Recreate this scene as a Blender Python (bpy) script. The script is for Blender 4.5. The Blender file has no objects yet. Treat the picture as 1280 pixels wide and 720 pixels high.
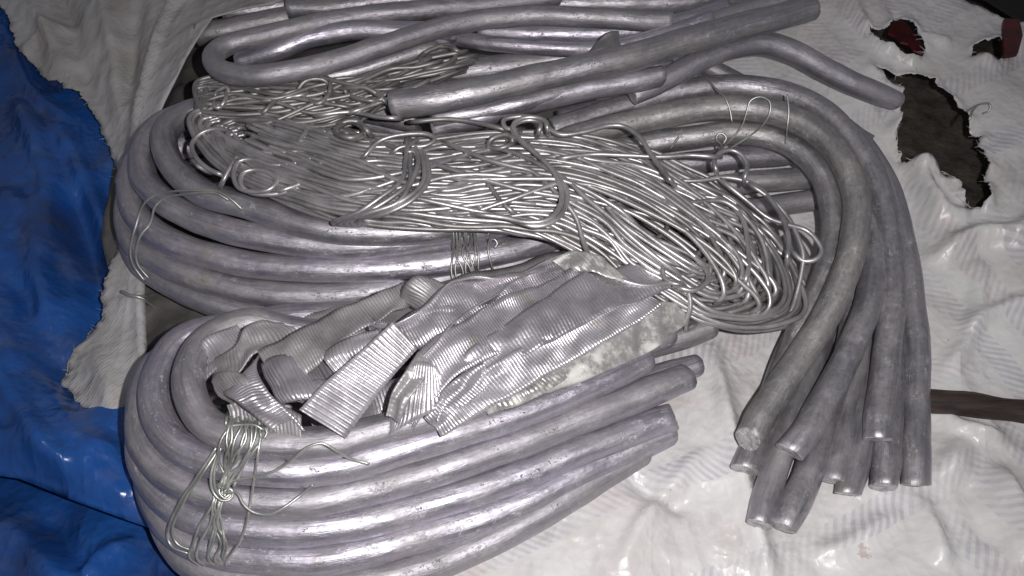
import bpy, math, random
import numpy as np
from mathutils import Vector, Matrix, noise
from mathutils.bvhtree import BVHTree
from mathutils.geometry import delaunay_2d_cdt

random.seed(11); rng = np.random.default_rng(11)
scene = bpy.context.scene
COL = scene.collection
R = math.radians

# ------------------------------------------------------------------ camera
PITCH = R(52); DIST = 0.62
AIM = Vector((0.0, 0.0, 0.05))
CAM = AIM + Vector((0, -math.cos(PITCH), math.sin(PITCH))) * DIST
cam_d = bpy.data.cameras.new('camera'); cam = bpy.data.objects.new('camera', cam_d); COL.objects.link(cam)
cam.location = CAM
cam.rotation_euler = (math.pi/2 - PITCH, 0, 0)
HFOV = R(60); cam_d.angle = HFOV; cam_d.sensor_width = 36
cam_d.clip_start = 0.01; cam_d.clip_end = 50
cam_d.dof.use_dof = False
scene.camera = cam
FPX = 640/math.tan(HFOV/2)

# ------------------------------------------------------------------ light: the phone's flash beside the lens, dim room
world = bpy.data.worlds.new('World'); scene.world = world; world.use_nodes = True
world.node_tree.nodes['Background'].inputs[0].default_value = (0.93, 0.92, 1.0, 1)
world.node_tree.nodes['Background'].inputs[1].default_value = 0.135
fl = bpy.data.lights.new('flash', 'SPOT'); flo = bpy.data.objects.new('flash', fl); COL.objects.link(flo)
fl.energy = 13.0; fl.color = (1.0, 0.965, 0.96); fl.shadow_soft_size = 0.005
fl.spot_size = R(104); fl.spot_blend = 1.0
flo.location = CAM + Vector((0.042, 0.008, 0.012))
flo.rotation_euler = (Vector((0.015, -0.045, 0.04)) - flo.location).to_track_quat('-Z', 'Y').to_euler()
vs = scene.view_settings
vs.view_transform = 'Standard'; vs.look = 'None'; vs.exposure = 0.0; vs.gamma = 1.0; vs.use_curve_mapping = False

# ------------------------------------------------------------------ helpers: photo direction -> point in the place
cR = Matrix.Rotation(math.pi/2 - PITCH, 3, 'X')
def ray(px, py):
    d = cR @ Vector(((px-640)/FPX, -(py-360)/FPX, -1.0)); return d.normalized()
def W(px, py, h=0.0):
    d = ray(px, py); t = (h - CAM.z)/d.z
    return CAM + d*t
def catmull(P, step):
    """centripetal-ish Catmull-Rom through P (n,k), resampled at about step in the first 3 coordinates"""
    P = np.asarray(P, float)
    if len(P) == 2: P = np.vstack([P[0], P.mean(0), P[1]])
    A = np.vstack([2*P[0]-P[1], P, 2*P[-1]-P[-2]])
    out = []
    for i in range(1, len(A)-2):
        p0, p1, p2, p3 = A[i-1], A[i], A[i+1], A[i+2]
        L = np.linalg.norm((p2-p1)[:3]); n = max(2, int(L/step*1.5)+1)
        d0 = max(np.linalg.norm((p1-p0)[:3])**.5, 1e-4); d1 = max(L**.5, 1e-4); d2 = max(np.linalg.norm((p3-p2)[:3])**.5, 1e-4)
        m1 = (p1-p0)/d0 - (p2-p0)/(d0+d1) + (p2-p1)/d1
        m2 = (p2-p1)/d1 - (p3-p1)/(d1+d2) + (p3-p2)/d2
        m1 *= d1; m2 *= d1
        t = np.linspace(0, 1, n, endpoint=False)[:, None]
        out.append((2*t**3-3*t**2+1)*p1 + (t**3-2*t**2+t)*m1 + (-2*t**3+3*t**2)*p2 + (t**3-t**2)*m2)
    out.append(P[-1:])
    Q = np.vstack(out)
    s = np.concatenate([[0], np.cumsum(np.linalg.norm(np.diff(Q[:, :3], axis=0), axis=1))])
    n = max(3, int(s[-1]/step)+1); u = np.linspace(0, s[-1], n)
    return np.stack([np.interp(u, s, Q[:, k]) for k in range(Q.shape[1])], 1)

def link(name, me, mat=None, parent=None, smooth=True):
    o = bpy.data.objects.new(name, me); COL.objects.link(o)
    if mat is not None and not me.materials: me.materials.append(mat)
    if smooth and 'capped' not in me: me.shade_smooth()
    if parent is not None: o.parent = parent
    return o
def empty(name, loc=(0, 0, 0)):
    o = bpy.data.objects.new(name, None); COL.objects.link(o); o.location = loc; o.empty_display_size = .02
    return o
def tag(o, label, cat, group=None, kind=None):
    o['label'] = label; o['category'] = cat
    if group: o['group'] = group
    if kind: o['kind'] = kind
    return o
def adopt(ch, par):
    ch.parent = par
    ch.matrix_parent_inverse = Matrix.Translation(-Vector(par.location))

def tube_mesh(name, Q, r, sides=20, seed=0, wob=0.0, cut=(0, 0), capin=0.07, transport=False, upref=None):
    """tube along Q (n,3); r scalar or (n,). UV: metres along and around. cut: slant of the two ends in radius units"""
    Q = np.asarray(Q, float); n = len(Q)
    T = np.gradient(Q, axis=0); T /= np.linalg.norm(T, axis=1)[:, None] + 1e-12
    if transport:
        a = np.array([0, 0, 1.]) if abs(T[0, 2]) < .9 else np.array([1., 0, 0])
        N = np.zeros_like(T); v = a - T[0]*np.dot(a, T[0]); N[0] = v/np.linalg.norm(v)
        for i in range(1, n):
            v = N[i-1] - T[i]*np.dot(N[i-1], T[i]); N[i] = v/(np.linalg.norm(v)+1e-12)
    else:
        up = np.array([0, 0, 1.]); N = up - T*(T@up)[:, None]
        N /= np.linalg.norm(N, axis=1)[:, None] + 1e-12
    B = np.cross(T, N)
    rr = np.full(n, r, float) if np.isscalar(r) else np.asarray(r, float)
    s = np.concatenate([[0], np.cumsum(np.linalg.norm(np.diff(Q, axis=0), axis=1))])
    if wob:
        rr = rr*(1 + wob*np.array([noise.noise(Vector((x*45, seed*7.3, 0))) for x in s]))
    ang = np.pi + np.linspace(0, 2*np.pi, sides, endpoint=False)   # seam underneath
    ca, sa = np.cos(ang), np.sin(ang)
    rad = np.ones((n, sides))*rr[:, None]
    if wob:
        for j in range(sides):
            c, d = ca[j]*2.2, sa[j]*2.2
            for i in range(0, n):
                rad[i, j] *= 1 + wob*.55*noise.noise(Vector((s[i]*28+seed*3.1, c+seed, d)))
    V = Q[:, None, :] + rad[:, :, None]*(ca[None, :, None]*N[:, None, :] + sa[None, :, None]*B[:, None, :])
    if wob:
        rs = random.Random(seed*13+1)
        for e in (0, 1):
            a0 = rs.uniform(0, 6.28); sq = rs.uniform(.06, .22); bx_, by_ = rs.uniform(-.12, .12), rs.uniform(-.12, .12)
            for q in range(4):
                i = q if e == 0 else n-1-q; w = (1-q/4)**1.3
                k = 1-sq*w*np.cos(ang-a0)**2
                V[i] = Q[i]+(V[i]-Q[i])*k[:, None]+rr[i]*w*(bx_*N[i]+by_*B[i])
                V[i] += (np.random.default_rng(seed*7+i).normal(0, .018, (sides, 1))*rr[i]*w)*T[i][None, :]
    # slanted end cuts
    for e, idx, sg in ((0, 0, -1), (1, n-1, 1)):
        if cut[e]:
            k = min(n-1, 5)
            for q in range(k):
                i = idx + q if e == 0 else idx - q
                w = 1 - q/k
                V[i] += sg*T[idx][None, :]*(cut[e]*rr[i]*w*(ca*.9+sa*.5))[:, None]
    verts = [tuple(p) for p in V.reshape(-1, 3)]
    faces = []; uv = []
    circ = 2*np.pi*rr.mean()
    for i in range(n-1):
        for j in range(sides):
            k = (j+1) % sides
            faces.append((i*sides+j, i*sides+k, (i+1)*sides+k, (i+1)*sides+j))
            u0, u1 = j/sides*circ, (j+1)/sides*circ
            uv += [(s[i], u0), (s[i], u1), (s[i+1], u1), (s[i+1], u0)]
    for e, idx, sg in ((0, 0, -1), (1, n-1, 1)):
        base = idx*sides; c = V[idx].mean(0)
        b1 = len(verts)
        for j in range(sides):
            p = V[idx, j]; verts.append(tuple(c + (p-c)*(1-capin) + sg*T[idx]*rr[idx]*capin*.8))
        b2 = len(verts); verts.append(tuple(c + sg*T[idx]*rr[idx]*(capin*.8)))
        for j in range(sides):
            k = (j+1) % sides
            f = (base+j, b1+j, b1+k, base+k) if e == 0 else (base+j, base+k, b1+k, b1+j)
            faces.append(f); uv += [(s[idx], 0)]*4
            f = (b1+j, b2, b1+k) if e == 0 else (b1+j, b1+k, b2)
            faces.append(f); uv += [(s[idx]+.01, .001*j)]*3
    me = bpy.data.meshes.new(name); me.from_pydata(verts, [], faces)
    ul = me.uv_layers.new(name='UVMap'); ul.data.foreach_set('uv', np.array(uv, 'f').ravel())
    sm = np.ones(len(faces), bool); sm[(n-1)*sides:] = False
    me.polygons.foreach_set('use_smooth', sm); me['capped'] = 1
    if wob: me.polygons.foreach_set('material_index', (~sm).astype('i'))
    return me

# ------------------------------------------------------------------ materials
class NT:
    def __init__(s, name):
        s.m = bpy.data.materials.new(name); s.m.use_nodes = True
        s.t = s.m.node_tree; s.b = s.t.nodes['Principled BSDF']
    def n(s, ty, **kw):
        nd = s.t.nodes.new(ty)
        for k, v in kw.items():
            if k.startswith('i_'):
                key = k[2:]; key = int(key) if key.isdigit() else key
                nd.inputs[key].default_value = v
            else: setattr(nd, k, v)
        return nd
    def l(s, a, b): s.t.links.new(a, b)
    def math(s, op, a, b=None, c=None, clamp=False):
        nd = s.n('ShaderNodeMath', operation=op, use_clamp=clamp)
        for i, v in enumerate((a, b, c)):
            if v is None: continue
            if hasattr(v, 'is_output') or hasattr(v, 'node'): s.l(v, nd.inputs[i])
            else: nd.inputs[i].default_value = v
        return nd.outputs[0]
    def noise(s, vec, scale, detail=4, rough=.6, dist=0.0):
        nd = s.n('ShaderNodeTexNoise'); nd.inputs['Scale'].default_value = scale
        nd.inputs['Detail'].default_value = detail; nd.inputs['Roughness'].default_value = rough
        nd.inputs['Distortion'].default_value = dist
        s.l(vec, nd.inputs['Vector']); return nd.outputs['Fac']
    def crease(s, vec, scale, stretch=(1, 1, 1), rot=0.0, warp=.35):
        w = s.n('ShaderNodeTexNoise'); w.inputs['Scale'].default_value = scale*.8; w.inputs['Detail'].default_value = 2; s.l(vec, w.inputs['Vector'])
        a = s.n('ShaderNodeVectorMath', operation='MULTIPLY_ADD'); s.l(w.outputs['Color'], a.inputs[0]); a.inputs[1].default_value = (warp/scale*2,)*3; s.l(vec, a.inputs[2])
        m = s.mapping(a.outputs[0], stretch, (0, 0, rot))
        v = s.n('ShaderNodeTexVoronoi', feature='F1', voronoi_dimensions='2D'); v.inputs['Scale'].default_value = scale; s.l(m, v.inputs['Vector'])
        return v.outputs['Distance']
    def crumpled(s, vec, k=1.0):
        nb = s.bump(s.crease(vec, 10, (1, .35, 1), .5, .2), 1.0, .032*k)
        nb = s.bump(s.crease(s.mapping(vec, loc=(3, 1, 0)), 22, (1, .35, 1), -.7, .2), 1.0, .0125*k, nb)
        nb = s.bump(s.crease(s.mapping(vec, loc=(7, 2, 0)), 58, (1, .5, 1), .2), 1.0, .0036*k, nb)
        return s.bump(s.crease(s.mapping(vec, loc=(1, 9, 0)), 150), 1.0, .0010*k, nb)
    def ridged(s, vec, scale, detail=4, dist=.4):
        nd = s.n('ShaderNodeTexNoise', noise_type='RIDGED_MULTIFRACTAL', normalize=True)
        nd.inputs['Scale'].default_value = scale; nd.inputs['Detail'].default_value = detail; nd.inputs['Distortion'].default_value = dist
        s.l(vec, nd.inputs['Vector']); return nd.outputs['Fac']
    def ramp(s, fac, stops, interp='LINEAR'):
        nd = s.n('ShaderNodeValToRGB'); cr = nd.color_ramp; cr.interpolation = interp
        while len(cr.elements) < len(stops): cr.elements.new(.5)
        for e, (p, c) in zip(cr.elements, stops):
            e.position = p; e.color = (*c, 1) if len(c) == 3 else c
        s.l(fac, nd.inputs[0]); return nd.outputs[0]
    def mix(s, fac, a, b, mode='MIX'):
        nd = s.n('ShaderNodeMix', data_type='RGBA', blend_type=mode)
        for sock, v in ((nd.inputs['Factor'], fac), (nd.inputs[6], a), (nd.inputs[7], b)):
            if hasattr(v, 'node'): s.l(v, sock)
            else: sock.default_value = v if isinstance(v, float) else (*v, 1)
        return nd.outputs[2]
    def mapping(s, vec, scale=(1, 1, 1), rot=(0, 0, 0), loc=(0, 0, 0)):
        nd = s.n('ShaderNodeMapping'); nd.inputs['Scale'].default_value = scale
        nd.inputs['Rotation'].default_value = rot; nd.inputs['Location'].default_value = loc
        s.l(vec, nd.inputs['Vector']); return nd.outputs[0]
    def bump(s, h, strength, dist, prev=None):
        nd = s.n('ShaderNodeBump'); nd.inputs['Strength'].default_value = strength; nd.inputs['Distance'].default_value = dist
        s.l(h, nd.inputs['Height'])
        if prev is not None: s.l(prev, nd.inputs['Normal'])
        return nd.outputs[0]
    def out(s, col=None, rough=None, metal=None, normal=None, **kw):
        for k, v in (('Base Color', col), ('Roughness', rough), ('Metallic', metal), ('Normal', normal)):
            if v is None: continue
            if hasattr(v, 'node'): s.l(v, s.b.inputs[k])
            else: s.b.inputs[k].default_value = v if not isinstance(v, tuple) else (*v, 1)
        for k, v in kw.items(): s.b.inputs[k.replace('_', ' ')].default_value = v
        return s.m

def metal_rod(name, tone=(0.60, 0.57, 0.67), stain=.5, mott=.30):
    t = NT(name); tc = t.n('ShaderNodeTexCoord'); oi = t.n('ShaderNodeObjectInfo')
    off = t.n('ShaderNodeVectorMath', operation='MULTIPLY_ADD')
    comb = t.n('ShaderNodeCombineXYZ')
    t.l(oi.outputs['Random'], comb.inputs[0]); t.l(oi.outputs['Random'], comb.inputs[1])
    t.l(comb.outputs[0], off.inputs[0]); off.inputs[1].default_value = (37, 19, 0); 
    t.l(tc.outputs['UV'], off.inputs[2]); uv = off.outputs[0]
    obv = tc.outputs['Object']
    streak = t.noise(t.mapping(uv, (16, 380, 1)), 1.0, 6, .7)
    scratch = t.noise(t.mapping(uv, (45, 1500, 1), rot=(0, 0, .02)), 1.0, 3, .6)
    cloud = t.noise(t.mapping(uv, (22, 55, 1)), 1.0, 5, .62)
    cloud2 = t.noise(obv, 70, 5, .65)
    crust = t.noise(t.mapping(uv, (75, 170, 1)), 1.0, 6, .72)
    speck = t.noise(obv, 420, 4, .75)
    pit = t.noise(obv, 560, 4, .75)
    dk = tuple(c*.55 for c in tone); lt = tuple(min(1, c*1.18) for c in tone)
    base = t.ramp(streak, [(.28, dk), (.5, tone), (.72, lt)])
    base = t.mix(t.math('MULTIPLY', t.ramp(scratch, [(.35, (1, 1, 1)), (.48, (0, 0, 0))]), .35), base, tuple(c*.45 for c in tone))
    grime = t.ramp(cloud, [(.44, (0, 0, 0)), (.66, (1, 1, 1))])
    base = t.mix(t.math('MULTIPLY', grime, stain), base, (.36, .335, .305))
    brn = t.ramp(t.noise(t.mapping(obv, loc=(3.3, 1.2, 5)), 34, 4, .65), [(.60, (0, 0, 0)), (.74, (1, 1, 1))])
    base = t.mix(t.math('MULTIPLY', brn, t.math('MULTIPLY', t.math('FRACT', t.math('MULTIPLY', oi.outputs['Random'], 7.7)), .9)), base, (.30, .245, .19))
    ox = t.math('MULTIPLY', t.ramp(crust, [(.54, (0, 0, 0)), (.66, (1, 1, 1))]), t.ramp(t.noise(obv, 17, 3, .6), [(.46, (0, 0, 0)), (.6, (1, 1, 1))]))
    oxs = t.math('MULTIPLY', ox, t.ramp(speck, [(.45, (.12, .12, .12)), (.58, (1, 1, 1))]))
    base = t.mix(t.math('MULTIPLY', oxs, .7), base, (.76, .75, .75))
    blk = t.math('MULTIPLY', t.ramp(pit, [(.58, (0, 0, 0)), (.66, (1, 1, 1))]), t.ramp(t.noise(t.mapping(uv, (60, 120, 1), loc=(5, 9, 0)), 1.0, 4), [(.54, (0, 0, 0)), (.68, (1, 1, 1))]))
    base = t.mix(t.math('MULTIPLY', blk, .6), base, (.08, .075, .07))
    base = t.mix(t.math('MULTIPLY', oi.outputs['Random'], .65), base, (.37, .36, .35))
    rn2 = t.math('FRACT', t.math('MULTIPLY', oi.outputs['Random'], 17.3))
    base = t.mix(t.math('MULTIPLY', t.math('GREATER_THAN', rn2, .55), t.math('MULTIPLY', rn2, .35)), base, (.49, .475, .545))
    mot = t.noise(obv, 230, 5, .75)
    base = t.mix(t.ramp(mot, [(.38, (mott,)*3), (.50, (0, 0, 0))]), base, tuple(c*.5 for c in tone))
    base = t.mix(t.math('MULTIPLY', t.ramp(mot, [(.55, (0, 0, 0)), (.68, (1, 1, 1))]), t.ramp(cloud2, [(.42, (mott*.2,)*3), (.6, (mott*1.5,)*3)])), base, (.66, .65, .64))
    rough = t.math('MULTIPLY_ADD', cloud2, .40, t.math('MULTIPLY_ADD', oi.outputs['Random'], .16, .15))
    rough = t.math('MULTIPLY_ADD', streak, .22, t.math('SUBTRACT', rough, .08))
    rough = t.math('MULTIPLY_ADD', t.math('MULTIPLY', grime, .6), .2, rough)
    met = t.math('SUBTRACT', .86, t.math('MULTIPLY', t.math('ADD', oxs, t.math('MULTIPLY', t.math('ADD', grime, brn), .4)), .55), clamp=True)
    nb = t.bump(t.noise(t.mapping(uv, (40, 90, 1)), 1.0, 3, .5), .45, .0028)
    nb = t.bump(streak, .35, .0007, nb)
    nb = t.bump(scratch, .3, .0003, nb)
    nb = t.bump(blk, .7, -.0006, nb)
    nb = t.bump(oxs, .45, .0005, nb); nb = t.bump(mot, .18, .0005, nb)
    return t.out(base, rough, met, nb)

def metal_wire(name, tone, rough=.3, metal=.9):
    t = NT(name); tc = t.n('ShaderNodeTexCoord'); oi = t.n('ShaderNodeObjectInfo')
    obv = tc.outputs['Object']
    c = t.noise(obv, 55, 4, .6)
    base = t.ramp(c, [(.3, tuple(x*.62 for x in tone)), (.55, tone), (.75, tuple(min(1, x*1.15) for x in tone))])
    base = t.mix(t.math('MULTIPLY', oi.outputs['Random'], .35), base, tuple(x*.55 for x in tone))
    rg = t.math('MULTIPLY_ADD', c, .25, rough-.1)
    return t.out(base, rg, metal, t.bump(t.noise(obv, 420, 3), .25, .0005))

def metal_strip(name, tone=(.62, .60, .625), white=0.15, metal=.8, rough=.30):
    t = NT(name); tc = t.n('ShaderNodeTexCoord'); oi = t.n('ShaderNodeObjectInfo'); obv = tc.outputs['Object']
    c = t.noise(obv, 38, 5, .6)
    base = t.ramp(c, [(.3, tuple(x*.6 for x in tone)), (.52, tone), (.72, tuple(min(1, x*1.12) for x in tone))])
    w = t.ramp(t.noise(obv, 85, 5, .7), [(.66-white, (0, 0, 0)), (.80-white, (1, 1, 1))])
    base = t.mix(t.math('MULTIPLY', w, .7), base, (.70, .69, .64))
    ye = t.ramp(t.noise(t.mapping(obv, loc=(3, 1, 2)), 60, 3), [(.66, (0, 0, 0)), (.76, (1, 1, 1))])
    base = t.mix(t.math('MULTIPLY', ye, .55), base, (.42, .36, .22))
    rg = t.math('MULTIPLY_ADD', w, .25, rough)
    met = t.math('SUBTRACT', metal, t.math('MULTIPLY', w, metal*.7))
    return t.out(base, rg, met, t.bump(t.noise(obv, 160, 5, .65), .4, .0012))

M_ROD = metal_rod('aluminium_rod')
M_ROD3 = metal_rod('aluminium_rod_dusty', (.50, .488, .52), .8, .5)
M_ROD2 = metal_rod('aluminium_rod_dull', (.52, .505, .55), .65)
def cut_end():
    t = NT('aluminium_cut_end'); tc = t.n('ShaderNodeTexCoord'); o = tc.outputs['Object']
    g = t.noise(t.mapping(o, (700, 160, 1500), rot=(.3, .5, .7)), 1.0, 4, .65); c = t.noise(o, 160, 4, .7)
    base = t.ramp(c, [(.35, (.34, .33, .33)), (.52, (.62, .61, .62)), (.7, (.74, .73, .73))])
    nb = t.bump(g, .8, .0009); nb = t.bump(c, .8, .002, nb)
    return t.out(base, .42, .7, nb)
M_END = cut_end()
M_WIRE = metal_wire('aluminium_wire', (.60, .58, .59), .40, .76)
M_WIRE_D = metal_wire('aluminium_wire_dull', (.43, .415, .41), .46, .7)
M_TIE = metal_wire('galvanised_tie_wire', (.60, .615, .58), .38, .75)
M_STRIP = metal_strip('corrugated_strip_metal', (.60, .575, .61), .0, .75, .40)
M_BRIGHT = metal_strip('corrugated_strip_bright', (.62, .60, .63), .02, .6, .36)
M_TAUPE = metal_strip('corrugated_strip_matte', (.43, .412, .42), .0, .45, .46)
M_CORR = metal_strip('corroded_strip_metal', (.62, .61, .60), .20, .6, .36)

# sack: woven plastic, grey dirt
def cloth_sack():
    t = NT('grey_woven_plastic'); tc = t.n('ShaderNodeTexCoord'); uv = tc.outputs['UV']
    c = t.noise(uv, 9, 6, .62); d = t.noise(t.mapping(uv, loc=(4, 2, 0)), 30, 5, .65)
    base = t.ramp(c, [(.3, (.34, .325, .305)), (.55, (.50, .495, .49)), (.75, (.58, .58, .59))])
    base = t.mix(t.ramp(d, [(.55, (0, 0, 0)), (.75, (.7, .7, .7))]), base, (.27, .24, .20))
    br = t.ramp(t.noise(t.mapping(uv, loc=(9, 7, 0)), 14, 3), [(.62, (0, 0, 0)), (.72, (.5, .5, .5))])
    base = t.mix(br, base, (.34, .25, .20))
    wv = t.n('ShaderNodeTexWave', wave_type='BANDS', bands_direction='X'); wv.inputs['Scale'].default_value = 130
    t.l(t.mapping(uv, rot=(0, 0, .5)), wv.inputs['Vector'])
    nb = t.bump(wv.outputs['Fac'], .12, .0006); nb = t.bump(wv.outputs['Fac'], .2, .0006, t.crumpled(uv, .45)); nb = t.bump(t.noise(uv, 70, 5, .6), .5, .003, nb)
    return t.out(base, t.math('MULTIPLY_ADD', d, .25, .38), 0.0, nb)

def printed_sheet():
    t = NT('printed_white_plastic'); tc = t.n('ShaderNodeTexCoord'); uv0 = tc.outputs['UV']
    wob = t.n('ShaderNodeTexNoise'); wob.inputs['Scale'].default_value = 7; t.l(uv0, wob.inputs['Vector'])
    va = t.n('ShaderNodeVectorMath', operation='MULTIPLY_ADD'); t.l(wob.outputs['Color'], va.inputs[0])
    va.inputs[1].default_value = (.035, .035, 0); t.l(uv0, va.inputs[2])
    def layer(rot, period, duty, stripe, loc):
        m = t.mapping(va.outputs[0], rot=(0, 0, rot), loc=loc)
        sx = t.n('ShaderNodeSeparateXYZ'); t.l(m, sx.inputs[0]); u, v = sx.outputs[0], sx.outputs[1]
        b = t.math('DIVIDE', u, period); fr = t.math('FRACT', b); ix = t.math('FLOOR', b)
        band = t.math('LESS_THAN', fr, duty)
        sg = t.math('SUBTRACT', t.math('MULTIPLY', t.math('MODULO', t.math('ABSOLUTE', ix), 2.0), 2.0), 1.0)
        dg = t.math('ADD', t.math('MULTIPLY', u, sg), t.math('MULTIPLY', v, 1.25))
        s2 = t.math('FRACT', t.math('DIVIDE', dg, stripe))
        st = t.math('SUBTRACT', 1.0, t.math('MULTIPLY', t.math('ABSOLUTE', t.math('SUBTRACT', s2, .5)), 3.2), clamp=True)
        st = t.math('MULTIPLY', st, 2.2, clamp=True)
        return t.math('MULTIPLY', band, st), ix
    a, ia = layer(R(-22), .037, .52, .0078, (.012, 0, 0))
    b, ib = layer(R(68), .075, .28, .0078, (.02, .01, 0))
    wear = t.ramp(t.noise(uv0, 24, 5, .6), [(.34, (.25, .25, .25)), (.62, (1, 1, 1))])
    sel = t.ramp(t.noise(t.mapping(uv0, loc=(2, 5, 0)), 3.5, 1), [(.47, (0, 0, 0)), (.53, (1, 1, 1))])
    pat = t.mix(sel, a, b)
    pat = t.math('MULTIPLY', t.math('MULTIPLY', pat, wear), .52)
    pink = t.ramp(t.noise(t.mapping(uv0, loc=(7, 3, 0)), 11, 2), [(.54, (0, 0, 0)), (.60, (1, 1, 1))])
    ink = t.mix(pink, (.43, .43, .53), (.60, .44, .47))
    base = t.ramp(t.noise(uv0, 10, 6, .6), [(.3, (.60, .575, .555)), (.5, (.73, .72, .71)), (.72, (.78, .775, .78))])
    base = t.mix(pat, base, ink)
    dirt = t.ramp(t.noise(t.mapping(uv0, loc=(1, 8, 0)), 16, 6, .7), [(.56, (0, 0, 0)), (.74, (.6, .6, .6))])
    base = t.mix(dirt, base, (.40, .37, .345))
    pk = t.ramp(t.noise(t.mapping(uv0, loc=(5, 5, 0)), 13, 4, .6), [(.58, (0, 0, 0)), (.75, (.35, .35, .35))])
    base = t.mix(pk, base, (.62, .45, .42))
    st = t.n('ShaderNodeVectorMath', operation='DISTANCE'); t.l(uv0, st.inputs[0]); p_ = W(1078, 690, .004); st.inputs[1].default_value = (p_.x, p_.y, 0)
    stn = t.math('GREATER_THAN', t.math('MULTIPLY', t.noise(uv0, 260, 4, .7), t.math('SUBTRACT', 1.0, t.math('DIVIDE', st.outputs['Value'], .012), clamp=True)), .34)
    base = t.mix(t.math('MULTIPLY', stn, .45), base, (.36, .22, .17))
    sp = t.ramp(t.noise(uv0, 210, 2, .5), [(.76, (0, 0, 0)), (.79, (1, 1, 1))])
    base = t.mix(t.math('MULTIPLY', sp, .8), base, (.12, .09, .075))
    nb = t.crumpled(uv0, .50)
    return t.out(base, t.math('MULTIPLY_ADD', t.noise(uv0, 40, 3), .36, .16), 0.0, nb)

def tarp():
    t = NT('blue_tarpaulin'); tc = t.n('ShaderNodeTexCoord'); uv = tc.outputs['UV']
    c = t.noise(uv, 8, 6, .6)
    base = t.ramp(c, [(.3, (.009, .040, .16)), (.5, (.016, .088, .34)), (.72, (.034, .145, .50))])
    d = t.ramp(t.noise(t.mapping(uv, loc=(3, 3, 0)), 12, 5, .65), [(.5, (0, 0, 0)), (.72, (.75, .75, .75))])
    base = t.mix(d, base, (.035, .036, .06))
    du = t.ramp(t.noise(t.mapping(uv, loc=(6, 1, 0)), 20, 6, .7), [(.52, (0, 0, 0)), (.74, (.35, .35, .35))])
    base = t.mix(du, base, (.20, .23, .31))
    nb = t.crumpled(uv, .52)
    return t.out(base, t.math('MULTIPLY_ADD', t.noise(uv, 60, 3), .25, .16), 0.0, nb)

def plain(name, col, rough=.6, scale=40, var=.35, bump=.3):
    t = NT(name); tc = t.n('ShaderNodeTexCoord'); o = tc.outputs['Object']
    base = t.ramp(t.noise(o, scale, 6, .65), [(.3, tuple(c*(1-var) for c in col)), (.7, tuple(min(1, c*(1+var)) for c in col))])
    return t.out(base, rough, 0.0, t.bump(t.noise(o, scale*3, 5, .65), bump, .003))
M_SACK = cloth_sack(); M_SHEET = printed_sheet(); M_TARP = tarp()
M_FLOOR = plain('dark_earth_floor', (.085, .072, .058), .9, 45, .7, 1.0)
M_LINER = plain('dark_grey_plastic', (.115, .11, .105), .5, 22, .4, .4)
M_RED = plain('red_plastic', (.07, .006, .008), .5, 60, .6)
M_BLACK = plain('black_backdrop', (.006, .006, .007), .7)  # near-black colour stands in for the unlit background in the corner
def wood():
    t = NT('dark_weathered_wood'); tc = t.n('ShaderNodeTexCoord'); o = tc.outputs['Object']
    g = t.noise(t.mapping(o, (14, 160, 160)), 1.0, 6, .65, .4)
    base = t.ramp(g, [(.3, (.012, .008, .007)), (.55, (.045, .028, .023)), (.75, (.11, .066, .055))])
    return t.out(base, .55, 0.0, t.bump(g, .7, .002))
M_WOOD = wood()

# ------------------------------------------------------------------ sheets (cloth surfaces)
def inpoly(P, poly):
    x, y = P[:, 0], P[:, 1]; c = np.zeros(len(P), bool); n = len(poly)
    for i in range(n):
        x1, y1 = poly[i]; x2, y2 = poly[(i+1) % n]
        if y1 == y2: continue
        k = ((y1 > y) != (y2 > y)) & (x < (x2-x1)*(y-y1)/(y2-y1)+x1); c ^= k
    return c
def distseg(P, poly, closed=True):
    d = np.full(len(P), 9.0); tt = np.zeros(len(P)); n = len(poly); m = n if closed else n-1
    for i in range(m):
        a = np.array(poly[i]); b = np.array(poly[(i+1) % n]); ab = b-a; L = ab@ab+1e-15
        t = np.clip(((P-a)@ab)/L, 0, 1); dd = np.linalg.norm(P-(a+t[:, None]*ab), axis=1)
        k = dd < d; d[k] = dd[k]; tt[k] = (i+t[k])/max(1, m)
    return d, tt
def tps(ctrl):
    C = np.array([(*W(*c).xy, c[2]) for c in ctrl]); X = C[:, :2]*5; z = C[:, 2]; n = len(C)
    def phi(r): return np.where(r > 1e-9, r*r*np.log(r+1e-12), 0)
    K = phi(np.linalg.norm(X[:, None]-X[None], axis=2)) + np.eye(n)*.02
    Pm = np.hstack([np.ones((n, 1)), X]); A = np.block([[K, Pm], [Pm.T, np.zeros((3, 3))]])
    w = np.linalg.solve(A, np.concatenate([z, np.zeros(3)]))
    def f(P):
        Y = P*5; return phi(np.linalg.norm(Y[:, None]-X[None], axis=2))@w[:n] + w[n] + Y@w[n+1:]
    return f
def jag(poly, torn, step, seed):
    """poly: world xy list; torn[i]: raggedness of edge i -> i+1"""
    out = []; n = len(poly)
    for i in range(n):
        a = np.array(poly[i]); b = np.array(poly[(i+1) % n]); L = np.linalg.norm(b-a); k = max(1, int(L/(step if torn[i] else .02)))
        nrm = np.array([-(b-a)[1], (b-a)[0]])/(L+1e-9)
        for q in range(k):
            p = a+(b-a)*q/k
            if torn[i]:
                v = Vector((p[0]*90, p[1]*90, seed)); e = noise.noise(v)*1.0+noise.noise(v*3.1)*.7+noise.noise(v*8)*.5
                p = p+nrm*e*torn[i]
            out.append(tuple(p))
    return out
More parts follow.
